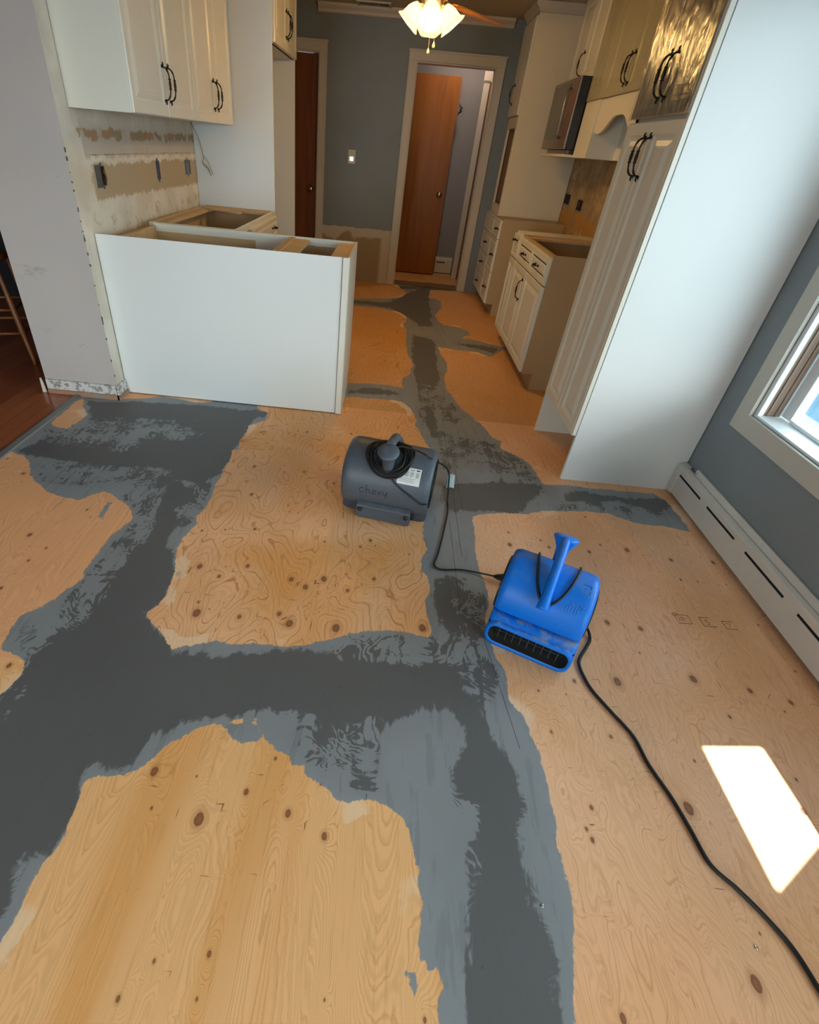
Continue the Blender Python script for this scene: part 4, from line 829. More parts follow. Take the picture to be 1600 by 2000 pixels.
for (x0, x1, h) in ((0.004, 0.342, None), (0.346, 0.765, 0.737), (0.769, Wh-0.004, 0.797)):
    m = MB(); m.panel(x0, x1, 1.718, 2.37, -0.020, 0.019, door_rings(0.05)); d = m.build('door', WHITE, r)
    if h: add_pull(d, h, 1.828, -0.021)
film(r, 0.002, Wh-0.003, 1.71, 2.372, -0.025, 0.0015, 5)
# right backsplash boxes
ebox(5.765, 1.075, 0.19, 0.085, 'dark electrical box low on the glue-stained wall, next to the tall cream side panel', GALV, x=XR, side=-1)
ebox(5.33, 1.058, 0.15, 0.085, 'open electrical box on the glue-stained wall, the one nearer the pantry', GALV, x=XR, side=-1, wires=True)

# ---------------------------------------------------------------- baseboard heaters
r = empty('baseboard_heater', (1.572, -0.6, 0), 0, 'long white baseboard heater with slots along the blue-grey wall under the window', 'baseboard heater')
m = MB(); Lh = 2.925
slots = [(2.66, 2.88), (2.36, 2.60), (2.02, 2.28), (1.68, 1.94), (1.34, 1.60), (1.0, 1.26), (0.66, 0.92), (0.3, 0.56)]
front = -0.008; y = 0.0; ys = sorted(slots)
cur = 0.0
for a, b in ys:
    m.box(front, front+0.003, cur, a, 0.022, 0.150); m.box(front, front+0.003, a, b, 0.022, 0.118); m.box(front, front+0.003, a, b, 0.130, 0.150)
    cur = b
m.box(front, front+0.003, cur, Lh, 0.022, 0.150)
m.prism([(front, 0.150), (front+0.003, 0.162), (0.006, 0.170), (0.020, 0.171), (0.020, 0.166), (0.006, 0.164), (front+0.006, 0.150)], 0, Lh, 'y')
m.build('cover', HEATER, r)
MB().box(front+0.006, front+0.010, 0.01, Lh-0.01, 0.03, 0.148).build('inner_shadow_plate', DARKGAP, r)
m = MB(); m.prism([(0.024, 0.0), (0.024, 0.186), (0.028, 0.192), (0.036, 0.192), (0.036, 0.0)], 0, Lh-0.10, 'y'); m.prism([(0.014, 0.171), (0.024, 0.186), (0.024, 0.168)], 0, Lh-0.12, 'y'); m.build('back_plate', HEATER, r)
m = MB(); m.prism([(front-0.002, 0.012), (front-0.002, 0.152), (0.002, 0.168), (0.02, 0.174), (0.036, 0.174), (0.036, 0.012)], Lh-0.045, Lh, 'y'); tag(m.build('end_cap', HEATER, r, bevel=.004), 'rounded end cap at the pantry')
r = empty('baseboard_heater', (0.68, 7.518, 0), 0, 'short white baseboard heater on the hall wall right of the brown door', 'baseboard heater')
m = MB(); m.box(-0.10, 0.125, -0.06, -0.056, 0.03, 0.19); m.prism([(-0.06, 0.19), (-0.05, 0.205), (0, 0.215), (0, 0.19)], -0.10, 0.125, 'x'); m.box(-0.10, 0.125, -0.056, -0.001, 0.0, 0.02); m.build('cover', HEATER, r)
MB().box(-0.08, 0.03, -0.0615, -0.0601, 0.150, 0.162).build('slot', DARKGAP, r)
# hook ornament at the edge of the hall door
m = MB(); m.tube([(0.0, 0, -0.05), (0.01, -0.01, -0.03), (0.03, -0.01, -0.02), (0.02, -0.01, 0.0), (0.035, -0.01, 0.01), (0.01, -0.01, 0.03), (0.0, 0, 0.05)], [0.004, 0.008, 0.012, 0.014, 0.012, 0.008, 0.003], 8)
o = m.build('door_bumper', BLACKP); o.location = (0.580, 7.398, 1.752); tag(o, 'small black knotted hanger on the edge of the brown hall door', 'hanger')

# ---------------------------------------------------------------- ceiling vent, fan with light
r = empty('ceiling_vent', (-0.405, 6.48, ZC), 0, 'off-white ceiling vent grille near the far wall', 'vent')
m = MB(); m.box(-0.16, 0.16, -0.10, -0.075, -0.012, -0.0005); m.box(-0.16, 0.16, 0.075, 0.10, -0.012, -0.0005); m.box(-0.16, -0.135, -0.075, 0.075, -0.012, -0.0005); m.box(0.135, 0.16, -0.075, 0.075, -0.012, -0.0005)
for i in range(17): m.box(-0.13+i*0.0155, -0.125+i*0.0155, -0.075, 0.075, -0.010, -0.0005)
m.build('grille', TRIMW, r, bevel=.001)
MB().box(-0.135, 0.135, -0.075, 0.075, -0.003, -0.0005).build('opening', DARKGAP, r)

FX, FY = 0.085, 4.30
r = empty('ceiling_fan', (FX, FY, 0), 0, 'ceiling fan with oak blades and a lit cluster of frosted tulip shades', 'ceiling fan')
WHT = plain('fan_white_enamel', srgb(214, 204, 184), 0.35)
m = MB(); m.lathe([(0.0, 2.398), (0.07, 2.398), (0.066, 2.37), (0.03, 2.35), (0.013, 2.345), (0.013, 2.27), (0.05, 2.26), (0.11, 2.235), (0.125, 2.19), (0.12, 2.145), (0.075, 2.12), (0.05, 2.115), (0.055, 2.09), (0.052, 2.06), (0.03, 2.045), (0, 2.04)], n=28)
m.build('motor_housing', WHT, r)
for k in range(3):
    a = math.radians(53 + 120*k); ca, sa = math.cos(a), math.sin(a)
    def L(u, v, z): return (u*ca - v*sa, u*sa + v*ca, z)
    m = MB(); pts = []
    prof = [(0.20, 0.050), (0.26, 0.062), (0.45, 0.076), (0.72, 0.084), (0.78, 0.072), (0.81, 0.04)]
    top = [(u, w_) for u, w_ in prof] + [(u, -w_) for u, w_ in reversed(prof)]
    b = len(m.v); n = len(top)
    for zz in (2.095, 2.103):
        for (u, w_) in top: m.v.append(L(u, w_, zz + w_*0.16))
    m.quad(tuple(range(b, b+n))); m.quad(tuple(range(b+n, b+2*n)))
    for i in range(n): m.quad((b+i, b+(i+1) % n, b+n+(i+1) % n, b+n+i))
    bl = m.build('blade', BLADE, r)
    m = MB(); b = 0
    m.tube([L(0.10, 0, 2.14), L(0.16, 0, 2.10), L(0.24, 0, 2.093)], [0.012, 0.010, 0.012], 8); m.build('blade_iron', BRASS, bl)
t = NT('frosted_tulip_glass'); p = t.pos(); t.set('Base Color', (1, 0.86, 0.6, 1)); t.set('Roughness', 0.45)
t.set('Subsurface Weight', 0.0); tl = t.n('ShaderNodeBsdfTranslucent'); tl.inputs[0].default_value = (1, 0.84, 0.56, 1); ms = t.n('ShaderNodeMixShader'); ms.inputs[0].default_value = 0.6; t.l(t.bsdf.outputs[0], ms.inputs[1]); t.l(tl.outputs[0], ms.inputs[2]); t.l(ms.outputs[0], t.out.inputs[0])
t.set('Emission Color', (1.0, 0.80, 0.42, 1)); t.set('Emission Strength', 1.3)
SHADE = t.mat; BULB = emissive('warm_bulb', (1.0, 0.72, 0.36, 1), 12.0)
for k in range(4):
    a = math.radians(-92 + 90*k); dx, dy = math.cos(a), math.sin(a)
    ax = Vector((dx*0.62, dy*0.62, -0.78)).normalized(); base = Vector((dx*0.060, dy*0.060, 2.075))
    fit = MB(); fit.lathe([(0, -0.01), (0.018, -0.008), (0.024, 0.01), (0.022, 0.03), (0.012, 0.034)], base, ax, 14); f_ = fit.build('lamp_socket', BRASS, r)
    m = MB(); n = 32; prof = [(0.026, 0.022), (0.040, 0.040), (0.052, 0.065), (0.056, 0.088), (0.062, 0.110), (0.080, 0.128)]
    u = ax.orthogonal().normalized(); w_ = ax.cross(u); b = 0
    for (rr, hh) in prof:
        for q in range(n):
            an = 2*math.pi*q/n; fl = 1 + (0.05*max(0, (rr-0.056)/0.02))*math.cos(an*6)
            m.v.append(tuple(base + ax*hh + (u*math.cos(an)+w_*math.sin(an))*rr*fl))
    for i in range(len(prof)-1):
        for q in range(n): m.quad((i*n+q, i*n+(q+1) % n, (i+1)*n+(q+1) % n, (i+1)*n+q), 0, True)
    sh = m.build('lamp_shade', SHADE, r, fix=False); md = sh.modifiers.new('solid', 'SOLIDIFY'); md.thickness = 0.002
    m = MB(); m.lathe([(0, 0.03), (0.011, 0.034), (0.014, 0.05), (0.027, 0.075), (0.029, 0.09), (0.02, 0.107), (0, 0.114)], base, ax, 16); m.build('bulb', BULB, r)
    pl = bpy.data.lights.new('fan_bulb_light', 'POINT'); pl.energy = FANW/4; pl.color = (1.0, 0.61, 0.21); pl.shadow_soft_size = 0.03
    po = bpy.data.objects.new('fan_bulb_light', pl); COL.objects.link(po); po.parent = r; po.location = base + ax*0.135
for (x, y, z1) in ((0.005, -0.045, 1.842), (0.035, -0.03, 1.875)):
    m = MB(); m.tube([(x, y, 2.06), (x, y, z1+0.02)], 0.0013, 6); m.lathe([(0, 0.022), (0.0035, 0.018), (0.0085, 0.002), (0.0075, -0.006), (0, -0.010)], (x, y, z1), (0, 0, 1), 12)
    m.build('pull_chain', plain('chain_ivory', srgb(236, 214, 160), 0.4), r)
# hall ceiling light
r = empty('hall_ceiling_light', (0.62, 7.0, 0), 0, 'small round ceiling light in the hall beyond the far doorway', 'ceiling light')
m = MB(); m.lathe([(0, 2.398), (0.10, 2.398), (0.10, 2.385), (0.02, 2.38)]); m.build('base', WHT, r)
m = MB(); m.lathe([(0.094, 2.384), (0.095, 2.36), (0.07, 2.33), (0, 2.315)]); m.build('diffuser', emissive('hall_diffuser', (1, 0.74, 0.55, 1), HALLE), r)
# ---------------------------------------------------------------- air movers
def poly_mat(name, c, dust, dcol):
    t = NT(name); p = t.pos(); X = t.xyz(p)
    n = t.noise(p, 18, 6, 0.7); s = t.noise(t.scale(p, (3, 3, 3)), 40, 3)
    up = t.step(t.m('ADD', t.xyz(t.n('ShaderNodeNewGeometry').outputs['Normal'])[2], t.m('MULTIPLY', n, 0.6)), 0.95, 1.4)
    lowz = t.step(X[2], 0.15, 0.10)
    f = t.m('MULTIPLY', t.m('MULTIPLY', up, t.step(n, 0.42, 0.62)), t.m('MULTIPLY_ADD', lowz, dust, dust*0.25), clamp=True)
    c1 = t.mix(t.m('MULTIPLY', t.step(s, 0.6, 0.8), 0.06), c, (1, 1, 1, 1))
    t.set('Base Color', t.mix(f, c1, dcol)); t.set('Roughness', 0.42); t.set('Specular IOR Level', 0.35); t.bump(t.noise(p, 220, 2), 0.12, 0.001); return t.mat
BLUE = poly_mat('blue_rotomoulded_plastic', srgb(0, 112, 216), 0.8, srgb(140, 150, 165))
GREY = poly_mat('grey_rotomoulded_plastic', srgb(80, 88, 98), 0.25, srgb(130, 134, 140))
SC = 1.0
def mover_profile(R, cy, cz, zo):
    # side outline (y,z); outlet towards -y
    pts = []
    yo = cy - R - 0.035
    pts += [(yo, 0.012), (yo+0.004, 0.004), (yo+0.02, 0.0), (cy+R*0.55, 0.0)]
    for i in range(31):
        a = math.radians(-62 + i*(62+192)/30)
        pts.append((cy + R*math.cos(a), cz + R*math.sin(a)))
    x0, z0 = pts[-1]
    pts += [(cy-R*0.97, cz-0.045), (cy-R*0.99, zo+0.022), (yo+0.022, zo+0.010), (yo+0.008, zo+0.004), (yo, zo-0.006)]
    return pts
def air_mover(label, loc, rz, W, R, mat, key):
    r = empty('air_mover', loc, math.radians(rz), label, 'air mover', None)
    cy, cz, zo = R+0.035, R+0.012, 0.112*R/0.145
    P = mover_profile(R, cy, cz, zo); n = len(P); c0 = (cy, cz*0.75)
    m = MB(); secs = []
    cuts = [(-0.5, 0.90), (-0.492, 0.935), (-0.47, 0.972), (-0.43, 0.995), (-0.38, 1.0), (0.38, 1.0), (0.43, 0.995), (0.47, 0.972), (0.492, 0.935), (0.5, 0.90)]
    for (u, s) in cuts:
        for (y, z) in P:
            zz = c0[1] + (z-c0[1])*s; yy = c0[0] + (y-c0[0])*s
            m.v.append((W/2+u*W, yy, max(zz, 0.0)))
    for i in range(len(cuts)-1):
        for k in range(n):
            # leave the outlet face open (between last point and first)
            if k == n-1 and 0 < i < len(cuts)-2: continue
            m.quad((i*n+k, (i+1)*n+k, (i+1)*n+(k+1) % n, i*n+(k+1) % n), 0, True)
    m.quad(tuple(range(n))); b = (len(cuts)-1)*n; m.quad(tuple(range(b, b+n)))
    m.build('housing', mat, r)
    yo = cy-R-0.035
    # outlet lip : a rounded ring around the slot, dark duct and fins behind it
    def rr(x0, x1, z0, z1, rad, y, k=6):
        o = []
        for (cx, cz_, a0) in ((x1-rad, z1-rad, 0), (x0+rad, z1-rad, 90), (x0+rad, z0+rad, 180), (x1-rad, z0+rad, 270)):
            for i in range(k+1):
                a = math.radians(a0+90*i/k); o.append((cx+rad*math.cos(a), y, cz_+rad*math.sin(a)))
        return o
    m = MB(); loops = [rr(0.004, W-0.004, 0.004, zo-0.002, 0.030, yo+0.020), rr(-0.001, W+0.001, 0.001, zo+0.004, 0.036, yo+0.006), rr(0.003, W-0.003, 0.003, zo+0.000, 0.034, yo-0.006), rr(0.009, W-0.009, 0.013, zo-0.009, 0.030, yo-0.008), rr(0.012, W-0.012, 0.017, zo-0.012, 0.028, yo-0.004)]
    q = len(loops[0])
    for l in loops: m.v += l
    for i in range(len(loops)-1):
        for k in range(q): m.quad((i*q+k, i*q+(k+1) % q, (i+1)*q+(k+1) % q, (i+1)*q+k), 0, True)
    m.build('outlet_lip', mat, r)
    m = MB(); l1 = rr(0.0118, W-0.0118, 0.0168, zo-0.0118, 0.028, yo-0.004); l2 = rr(0.022, W-0.022, 0.024, zo-0.022, 0.022, yo+0.05); m.v = l1+l2; q = len(l1)
    for k in range(q): m.quad((k, (k+1) % q, q+(k+1) % q, q+k), 0, True)
    m.quad(tuple(range(q, 2*q))); m.build('outlet_duct', DARKGAP, r)
    m = MB()
    for i in range(9):
        x = 0.045+(W-0.09)*i/8; m.box(x-0.0008, x+0.0008, yo+0.012, yo+0.045, 0.027, zo-0.026)
    for z in (0.045, 0.062): m.box(0.03, W-0.03, yo+0.024, yo+0.027, z, z+0.002)
    m.build('outlet_grille', plain('dusty_grille', srgb(74, 80, 92), 0.6), r)
    # round side intakes
    for e, x in ((-1, 0.0), (1, W)):
        m = MB(); m.lathe([(R*0.72, 0.0), (R*0.74, 0.005), (R*0.70, 0.007), (R*0.66, 0.002)], (x, cy, cz), (e, 0, 0), 36)
        for k in range(1, 6): m.lathe([(R*0.12*k-0.0015, 0.001), (R*0.12*k, 0.003), (R*0.12*k+0.0015, 0.001)], (x, cy, cz), (e, 0, 0), 32)
        for k in range(8):
            a = math.pi*k/4; m.tube([(x+e*0.003, cy, cz), (x+e*0.003, cy+R*0.68*math.cos(a), cz+R*0.68*math.sin(a))], 0.0014, 5)
        m.build('intake_grille', BLACKP, r)
    return r, cy, cz, R, W, yo, zo
def handle(r, cy, cz, R, W, mat, rise=0.045, s=1.0, flare=0.036):
    xm = W/2; top = cz+R
    A = Vector((xm, cy-R*1.12, cz+R*0.52)); B = Vector((xm, cy-R*0.72, cz+R*0.98)); 
    D = Vector((xm, cy+R*0.10, top+rise)); E = Vector((xm, cy+R*0.80, top+rise*0.98))
    pts = []; N = 22
    for i in range(N+1):
        u = i/N
        p = (1-u)**3*A + 3*(1-u)**2*u*B + 3*(1-u)*u*u*D + u**3*E; pts.append(p)
    rad = [0.0155*s + 0.004*s*math.exp(-(i/3.0)**2) for i in range(N+1)]
    m = MB(); m.tube(pts, rad, 14)
    m.build('handle', mat, r)
    m = MB(); ax = (Vector((0, 0.45, -1))).normalized(); C0 = Vector((xm, cy+R*0.72, cz+R*0.66))
    m.lathe([(0, -0.02), (0.020*s, -0.02), (0.019*s, 0.01), (0.022*s, (rise+R*0.30)*0.6), (flare*s*0.92, rise+R*0.28), (flare*s, rise+R*0.33), (flare*s*0.93, rise+R*0.37), (0.012*s, rise+R*0.385), (0, rise+R*0.38)], C0, (0, 0.42, 1), 22)
    m.build('cord_wrap_post', mat, r)
def surf(cy, cz, R, W, a_deg, x, off=0.003):
    a = math.radians(a_deg); return Vector((x, cy+(R+off)*math.cos(a), cz+(R+off)*math.sin(a)))
def strokes(r, name, glyphs, cy, cz, R, W, x0, a0, size, mat, rad, slant=0.0, off=0.0005, rot180=False):
    # glyph strokes drawn on the drum : u along +x, v up the drum
    m = MB(); u0 = 0
    for g, adv in glyphs:
        for st in g:
            pts = []
            for (u, v) in st:
                U = (u0+u+slant*v)*size; V = v*size
                if rot180: U, V = -U, -V
                pts.append(surf(cy, cz, R, W, a0 + math.degrees(V/R)*(1 if a0 <= 90 else -1), x0 + (U if a0 > 90 else -U), off))
            m.tube(pts, rad, 5)
        u0 += adv
    return m.build(name, mat, r)

# blue one : outlet towards the photographer's left
BL = air_mover('small bright blue air mover with a cord looped under its handle, on right plywood sheet', (0.449, 1.179, 0), -24, 0.285, 0.130, BLUE, 'b')
r, cy, cz, R_, W_, yo, zo = BL
handle(r, cy, cz, R_, W_, BLUE, 0.05, 1.0, 0.044)
m = MB(); pts = []
for i in range(33):
    u = -1+2*i/32; x = W_/2 + 0.005 + 0.070*(1 if u > 0 else -1)*abs(math.sin(u*math.pi/2))**0.8
    a = 150 - 100*abs(u)**1.5 if True else 0
    pts.append(surf(cy, cz, R_, W_, a, x, 0.005))
m.tube(pts, 0.0042, 8); m.build('power_cord_loop', RUBBER, r)
EMB = BLUE
A_ = ([[(0, 0), (0.5, 1), (1, 0)], [(0.2, 0.4), (0.8, 0.4)]], 1.25); I_ = ([[(0.1, 0), (0.1, 1)]], 0.5); R__ = ([[(0, 0), (0, 1), (0.6, 1), (0.75, 0.75), (0.6, 0.5), (0, 0.5)], [(0.35, 0.5), (0.8, 0)]], 1.1)
E_ = ([[(0.8, 0), (0, 0), (0, 1), (0.8, 1)], [(0, 0.5), (0.65, 0.5)]], 1.15)
EMB = plain('lighter_blue_emboss', srgb(70, 150, 226), 0.5)  # lettering coloured a lighter blue than the housing
strokes(r, 'embossed_lettering', [A_, I_, R__], cy, cz, R_, W_, 0.262, 132, 0.018, EMB, 0.0008, rot180=True)
strokes(r, 'embossed_letter', [E_], cy, cz, R_, W_, 0.262, 100, 0.034, EMB, 0.0009, rot180=True)
m = MB()
for k in range(7):
    x = 0.190+0.009*k; m.tube([surf(cy, cz, R_, W_, 146+a_*1.2, x, 0.0006) for a_ in range(-k-3, 4)], 0.0009, 5)
m.build('embossed_lines', EMB, r)
# grey one : outlet away from the photographer, cord coiled round the post
GRL = (0.316, 2.075, 0)
GR = air_mover('grey air mover with a black cord coil and white label, on the middle plywood sheet', GRL, 170, 0.385, 0.150, GREY, 'g')
r, cy, cz, R_, W_, yo, zo = GR
handle(r, cy, cz, R_, W_, GREY, 0.060, 1.25, 0.036)
# cord coil laid round the post
m = MB(); random.seed(11); C0 = Vector((W_/2, cy+R_*0.60, cz+R_*0.80))
for k in range(8):
    pts = []; rx = 0.052+0.0070*k; dz = 0.004*random.random()
    for i in range(40):
        a = 2*math.pi*i/40
        x = W_/2 + rx*math.cos(a)*(1+0.06*math.sin(3*a+k)); s_ = (0.054+0.0056*k)*math.sin(a)
        ang = 66 + math.degrees(s_/R_) - 4
        pts.append(surf(cy, cz, R_, W_, ang, x, 0.006 + 0.006*((k*37) % 3)*0.6 + dz))
    m.tube(pts, 0.0038, 7, closed=True)
m.build('cord_coil', RUBBER, r)
# foot bar with two bolts low on the rear
def rear(x, z, off): 
    dz = max(-1, min(1, (z-cz)/R_)); return (x, cy + R_*math.sqrt(max(0.0, 1-dz*dz)) + off, z)
m = MB()
pr = [(rear(0, 0.085, 0.000)[1]-0.01, 0.085), (rear(0, 0.085, 0.004)[1], 0.088), (cy+R_+0.002, 0.078), (cy+R_+0.002, 0.066), (cy+R_-0.004, 0.060), (cy+R_-0.012, 0.004), (cy+R_-0.05, 0.004)]
m.prism(pr, 0.065, 0.305, 'x'); m.build('foot_bar', GREY, r, bevel=.003)
for x in (0.082, 0.288):
    m = MB(); m.lathe([(0, 0), (0.011, 0), (0.011, 0.008), (0.006, 0.012), (0, 0.012)], (x, cy+R_-0.004, 0.055), (0, 1, 0), 6); m.build('bolt', BLACKP, r)
# rating label : a thin sheet following the drum
m = MB()
def fn(u, v): return tuple(surf(cy, cz, R_, W_, 22+28*v, 0.050+0.095*(1-u), 0.0009))
m.grid(fn, 6, 10); lab = tag(m.build('rating_label', plain('white_label', srgb(214, 216, 214), 0.4), r, fix=False), 'white rating label with small print')
m = MB(); random.seed(5)
def lab_line(u0, u1, v, th):
    m.grid(lambda a, b: tuple(surf(cy, cz, R_, W_, 22+28*(v+th*b), 0.050+0.095*(1-(u0+(u1-u0)*a)), 0.0014)), 3, 1)
for (a, b, v, th) in [(0.06, 0.22, 0.84, 0.08), (0.78, 0.93, 0.85, 0.07), (0.3, 0.42, 0.88, 0.02), (0.5, 0.7, 0.88, 0.02), (0.3, 0.4, 0.83, 0.02), (0.5, 0.66, 0.83, 0.02)]: lab_line(a, b, v, th)
for k in range(5):
    v = 0.72-0.06*k; lab_line(0.06, 0.16+0.1*random.random(), v, 0.022); lab_line(0.30, 0.42+0.06*random.random(), v, 0.022); lab_line(0.52, 0.62+0.08*random.random(), v, 0.022); lab_line(0.78, 0.92, v, 0.022)
for k in range(4): lab_line(0.06, 0.7+0.22*random.random(), 0.36-0.07*k, 0.014)
m.build('label_print', plain('label_ink', srgb(44, 46, 50), 0.6), lab, fix=False)
# marker handwriting
ch = {'c': ([[(0.75, 0.75), (0.45, 0.95), (0.1, 0.7), (0.05, 0.3), (0.35, 0.0), (0.75, 0.12)]], 1.05),
      'h': ([[(0.1, 1.55), (0.1, 0.0)], [(0.1, 0.5), (0.4, 0.85), (0.65, 0.6), (0.7, 0.0)]], 1.0),
      'e': ([[(0.1, 0.45), (0.65, 0.5), (0.55, 0.85), (0.25, 0.85), (0.05, 0.45), (0.25, 0.03), (0.7, 0.15)]], 0.95),
      'v': ([[(0.05, 0.8), (0.3, 0.05), (0.65, 0.85)]], 0.9),
      'y': ([[(0.05, 0.8), (0.15, 0.25), (0.5, 0.25), (0.6, 0.85)], [(0.65, 0.9), (0.55, 0.0), (0.35, -0.45)]], 1.0)}
m = MB(); u0 = 0
for L_ in 'chevy':
    g, adv = ch[L_]
    for st in g:
        fine = []
        for i in range(len(st)-1):
            for k in range(4): fine.append((st[i][0]+(st[i+1][0]-st[i][0])*k/4, st[i][1]+(st[i+1][1]-st[i][1])*k/4))
        fine.append(st[-1])
        m.tube([surf(cy, cz, R_, W_, -7+math.degrees(v*0.027/R_), 0.300-(u0+u)*0.027, 0.0004) for u, v in fine], 0.0009, 5)
    u0 += adv
m.build('marker_writing', plain('marker_ink', srgb(22, 24, 30), 0.5), r)
def world_of(root, v):
    return Matrix.Translation(root.location) @ Matrix.Rotation(root.rotation_euler.z, 4, 'Z') @ Vector(v)
# strand from the coil across the rear to the foot corner
pts = [surf(cy, cz, R_, W_, 40, W_/2+0.005, 0.006), surf(cy, cz, R_, W_, 20, W_/2-0.045, 0.005), surf(cy, cz, R_, W_, 4, 0.075, 0.005), surf(cy, cz, R_, W_, -6, 0.03, 0.004), surf(cy, cz, R_, W_, -5, 0.004, 0.004)]
def smooth(P, n=8, closed=False):
    P = [Vector(p) for p in P]; out = []
    for i in range(len(P)-1):
        a = P[i-1] if i > 0 else P[i]*2-P[i+1]; b = P[i]; c = P[i+1]; d = P[i+2] if i+2 < len(P) else P[i+1]*2-P[i]
        for k in range(n):
            t_ = k/n; out.append(0.5*((2*b)+(c-a)*t_+(2*a-5*b+4*c-d)*t_*t_+(3*b-a-3*c+d)*t_**3))
    return out+[P[-1]]
m = MB(); m.tube(smooth(pts), 0.0036, 8); m.build('cord_strand', RUBBER, r)
# free end of the grey machine's cord : from the coil over the side, along the floor to the blue machine
wp = [surf(cy, cz, R_, W_, 62, W_/2+0.02, 0.022), surf(cy, cz, R_, W_, 76, W_/2-0.03, 0.030), surf(cy, cz, R_, W_, 80, 0.09, 0.016), surf(cy, cz, R_, W_, 72, 0.03, 0.012)]
wp = [world_of(r, v) for v in wp]
fl = [(0.362, 2.03, 0.16), (0.377, 2.00, 0.08), (0.384, 1.99, 0.012), (0.382, 1.92, 0.005), (0.364, 1.82, 0.005), (0.340, 1.70, 0.005), (0.318, 1.60, 0.005), (0.300, 1.545, 0.005), (0.305, 1.518, 0.005), (0.333, 1.508, 0.005), (0.395, 1.518, 0.005), (0.447, 1.515, 0.006), (0.50, 1.50, 0.012), (0.53, 1.485, 0.02)]
m = MB(); sp = smooth(wp+[Vector(v) for v in fl]); m.tube(sp, 0.0036, 8)
M_ = (Matrix.Translation(r.location) @ Matrix.Rotation(r.rotation_euler.z, 4, 'Z')).inverted()
m.v = [tuple(M_ @ Vector(v)) for v in m.v]; m.build('power_cord', RUBBER, r)
m = MB(); A0 = Vector((0.530, 1.485, 0.02)); dr = Vector((0.045, -0.012, 0.006))
m.tube([A0, A0+dr*0.15, A0+dr*0.2, A0+dr*0.6, A0+dr*0.7, A0+dr*1.1], [0.006, 0.007, 0.010, 0.014, 0.017, 0.017], 8)
m.v = [tuple(M_ @ Vector(v)) for v in m.v]; m.build('plug', BLACKP, r)
m = MB(); m.grid(lambda u, v: tuple(M_ @ Vector((0.386+0.040*u, 2.26+0.004*u-0.046*v-0.10, 0.055-0.050*v+0.006*math.sin(u*3)))), 4, 2)
tg = m.build('cord_tag', plain('pale_paper_tag', srgb(196, 214, 220), 0.5), r, fix=False); md = tg.modifiers.new('solid', 'SOLIDIFY'); md.thickness = 0.0006

# ---------------------------------------------------------------- long black extension cord to the lower right
pts = [(0.800, 1.285, 0.05), (0.832, 1.262, 0.02), (0.836, 1.225, 0.006), (0.812, 1.186, 0.006), (0.772, 1.130, 0.006), (0.764, 1.098, 0.006), (0.766, 1.065, 0.006), (0.778, 1.011, 0.006), (0.813, 0.943, 0.006), (0.855, 0.865, 0.006), (0.868, 0.782, 0.006), (0.895, 0.696, 0.006), (0.910, 0.622, 0.006), (0.924, 0.544, 0.006), (0.966, 0.496, 0.006), (1.006, 0.441, 0.006), (1.032, 0.390, 0.006), (1.045, 0.325, 0.006), (1.06, 0.24, 0.006), (1.09, 0.05, 0.006), (1.2, -0.3, 0.006), (1.45, -0.6, 0.006), (1.59, -0.62, 0.006)]
rb = BL[0]; m = MB(); m.tube(smooth(pts), 0.0052, 10)
M2 = (Matrix.Translation(rb.location) @ Matrix.Rotation(rb.rotation_euler.z, 4, 'Z')).inverted(); m.v = [tuple(M2 @ Vector(v)) for v in m.v]
m.build('power_cord', RUBBER, rb)

# ---------------------------------------------------------------- small things on the floor
def screw(x, y, lb):
    m = MB(); m.lathe([(0, -0.001), (0.0042, -0.001), (0.0042, 0.0006), (0.003, 0.0014), (0, 0.0012)], (0, 0, 0), (0, 0, 1), 12); o = m.build('screw', CHROME); o.location = (x, y, 0.0008); tag(o, lb, 'screw')
SCREWS = [(1151, 1798, 'shiny screw head in the plywood just right of the dark grey compound strip'), (1489, 1855, 'shiny screw head in the plywood just left of the long black cord')]
screw(0.4885, 0.4215, SCREWS[0][2]); screw(0.951, 0.390, SCREWS[1][2])
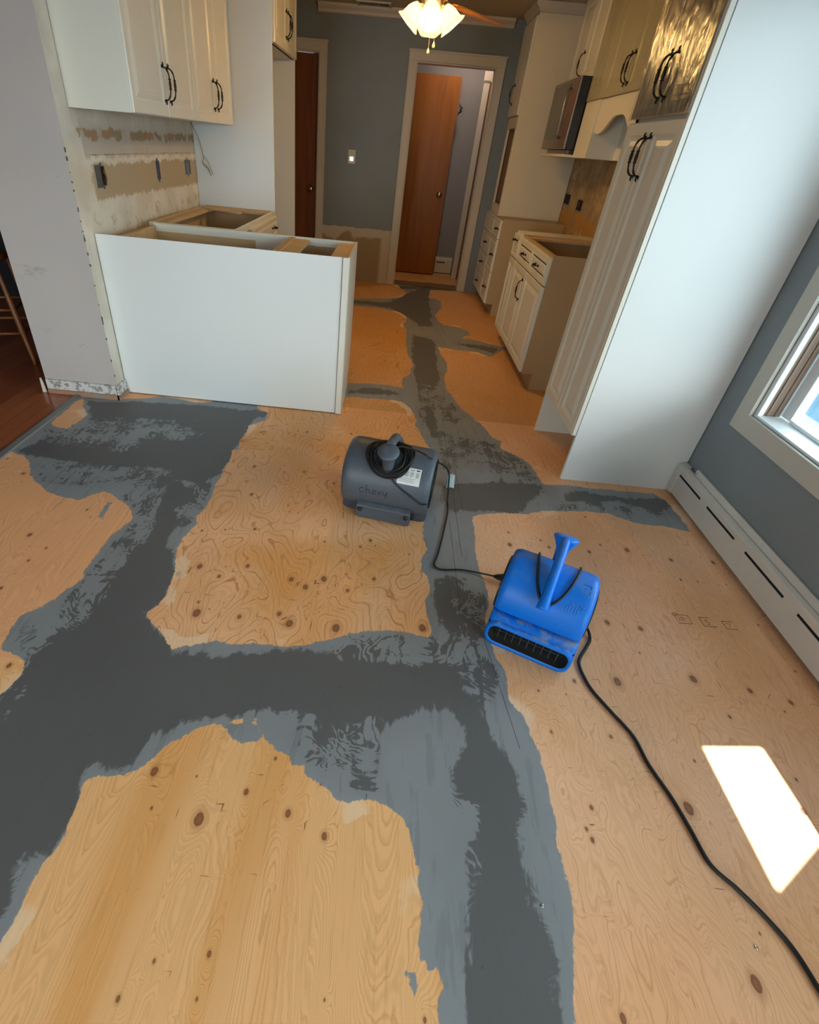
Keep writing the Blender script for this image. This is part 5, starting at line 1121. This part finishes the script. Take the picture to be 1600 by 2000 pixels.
# printed grade stamps on the right sheet, worn and mostly illegible
INK = plain('stamp_ink', srgb(120, 84, 66), 0.7)
def stamp(cx, cy_, rz, w, h, kind, lb):
    m = MB(); r_ = 0.0006
    def ln(*p): m.tube([(a, b, 0.0004) for a, b in p], r_*1.3, 4)
    if kind == 0:
        ln((-w/2, -h/2), (w/2, -h/2), (w/2, h/2), (-w/2, h/2), (-w/2, -h/2)); ln((-w*.3, h*.25), (-w*.3, -h*.2)); ln((-w*.1, -h*.2), (-w*.1, h*.25), (w*.12, h*.2), (w*.1, -h*.1), (-w*.1, -h*.2)); ln((-w*.62, h*.6), (-w*.35, h*.75), (-w*.2, h*.5), (-w*.5, h*.3), (-w*.62, h*.6))
    elif kind == 1:
        ln((-w/2, h*.6), (w*.3, h*.6)); ln((-w/2, h*.6), (-w/2, -h*.5)); ln((-w/2, -h*.5), (w*.6, -h*.5)); ln((w*.15, h*.35), (-w*.1, h*.3), (-w*.1, h*.05), (w*.12, 0), (w*.1, -h*.25), (-w*.12, -h*.25))
    else:
        ln((-w/2, h/2), (w*.5, h/2)); ln((-w/2, h/2), (-w/2, -h/2), (w*.5, -h/2)); ln((-w*.2, h*.2), (w*.1, h*.2), (-w*.05, -h*.25))
    o = m.build('floor_stamp', INK); o.location = (cx, cy_, 0.0004); o.rotation_euler = (0, 0, rz); tag(o, lb, 'stamp')
stamp(1.235, 1.378, 0.05, 0.052, 0.042, 0, 'faint boxed ink stamp on the right plywood sheet, the one nearest the blue air mover')
stamp(1.325, 1.375, 0.05, 0.045, 0.040, 1, 'faint bracketed ink stamp on the right plywood sheet, middle one of the row')
stamp(1.405, 1.372, 0.05, 0.040, 0.038, 2, 'faint square ink stamp on the right plywood sheet, nearest the heater')

# ---------------------------------------------------------------- dining room bits
r = empty('bar_stool', (-2.55, 3.24, 0), math.radians(20), 'turned oak stool standing on the dark red hardwood beyond the wall stub', 'stool')
def leg(x, y):
    m = MB(); a = Vector((x, y, 0.004)); b = Vector((x*0.62, y*0.62, 0.62)); P = []; Rr = []
    for i in range(21): u = i/20; P.append(a.lerp(b, u)); Rr.append(0.012+0.007*math.sin(math.pi*min(1, u*1.1))+0.002*math.sin(u*40)*(0.2 < u < 0.45))
    m.tube(P, Rr, 12); return m.build('leg', STOOLW, r)
for (x, y) in ((-0.2, -0.2), (0.2, -0.2), (0.2, 0.2), (-0.2, 0.2)): leg(x, y)
for z, s in ((0.20, 0.176), (0.34, 0.158)):
    for (a, b) in (((-s, -s), (s, -s)), ((s, -s), (s, s)), ((s, s), (-s, s)), ((-s, s), (-s, -s))):
        m = MB(); m.tube([(a[0], a[1], z), ((a[0]+b[0])/2, (a[1]+b[1])/2, z), (b[0], b[1], z)], [0.007, 0.010, 0.007], 8); m.build('stretcher', STOOLW, r)
m = MB(); m.lathe([(0, 0.60), (0.15, 0.60), (0.175, 0.615), (0.175, 0.635), (0.15, 0.645), (0, 0.640)], n=28); m.build('seat', STOOLW, r)
m = MB(); m.prism([(-0.010, 0.0), (0.012, 0.0), (0.006, 0.06), (0.001, 0.088), (-0.006, 0.088)], -0.006, 0.006, 'y'); o = m.build('wood_shim', TRIMW, bevel=.001); o.location = (-2.001, 2.728, 0.0045); o.rotation_euler = (0, 0, 0.3)
tag(o, 'short white trim scrap standing at the left foot of the wall stub', 'trim scrap')
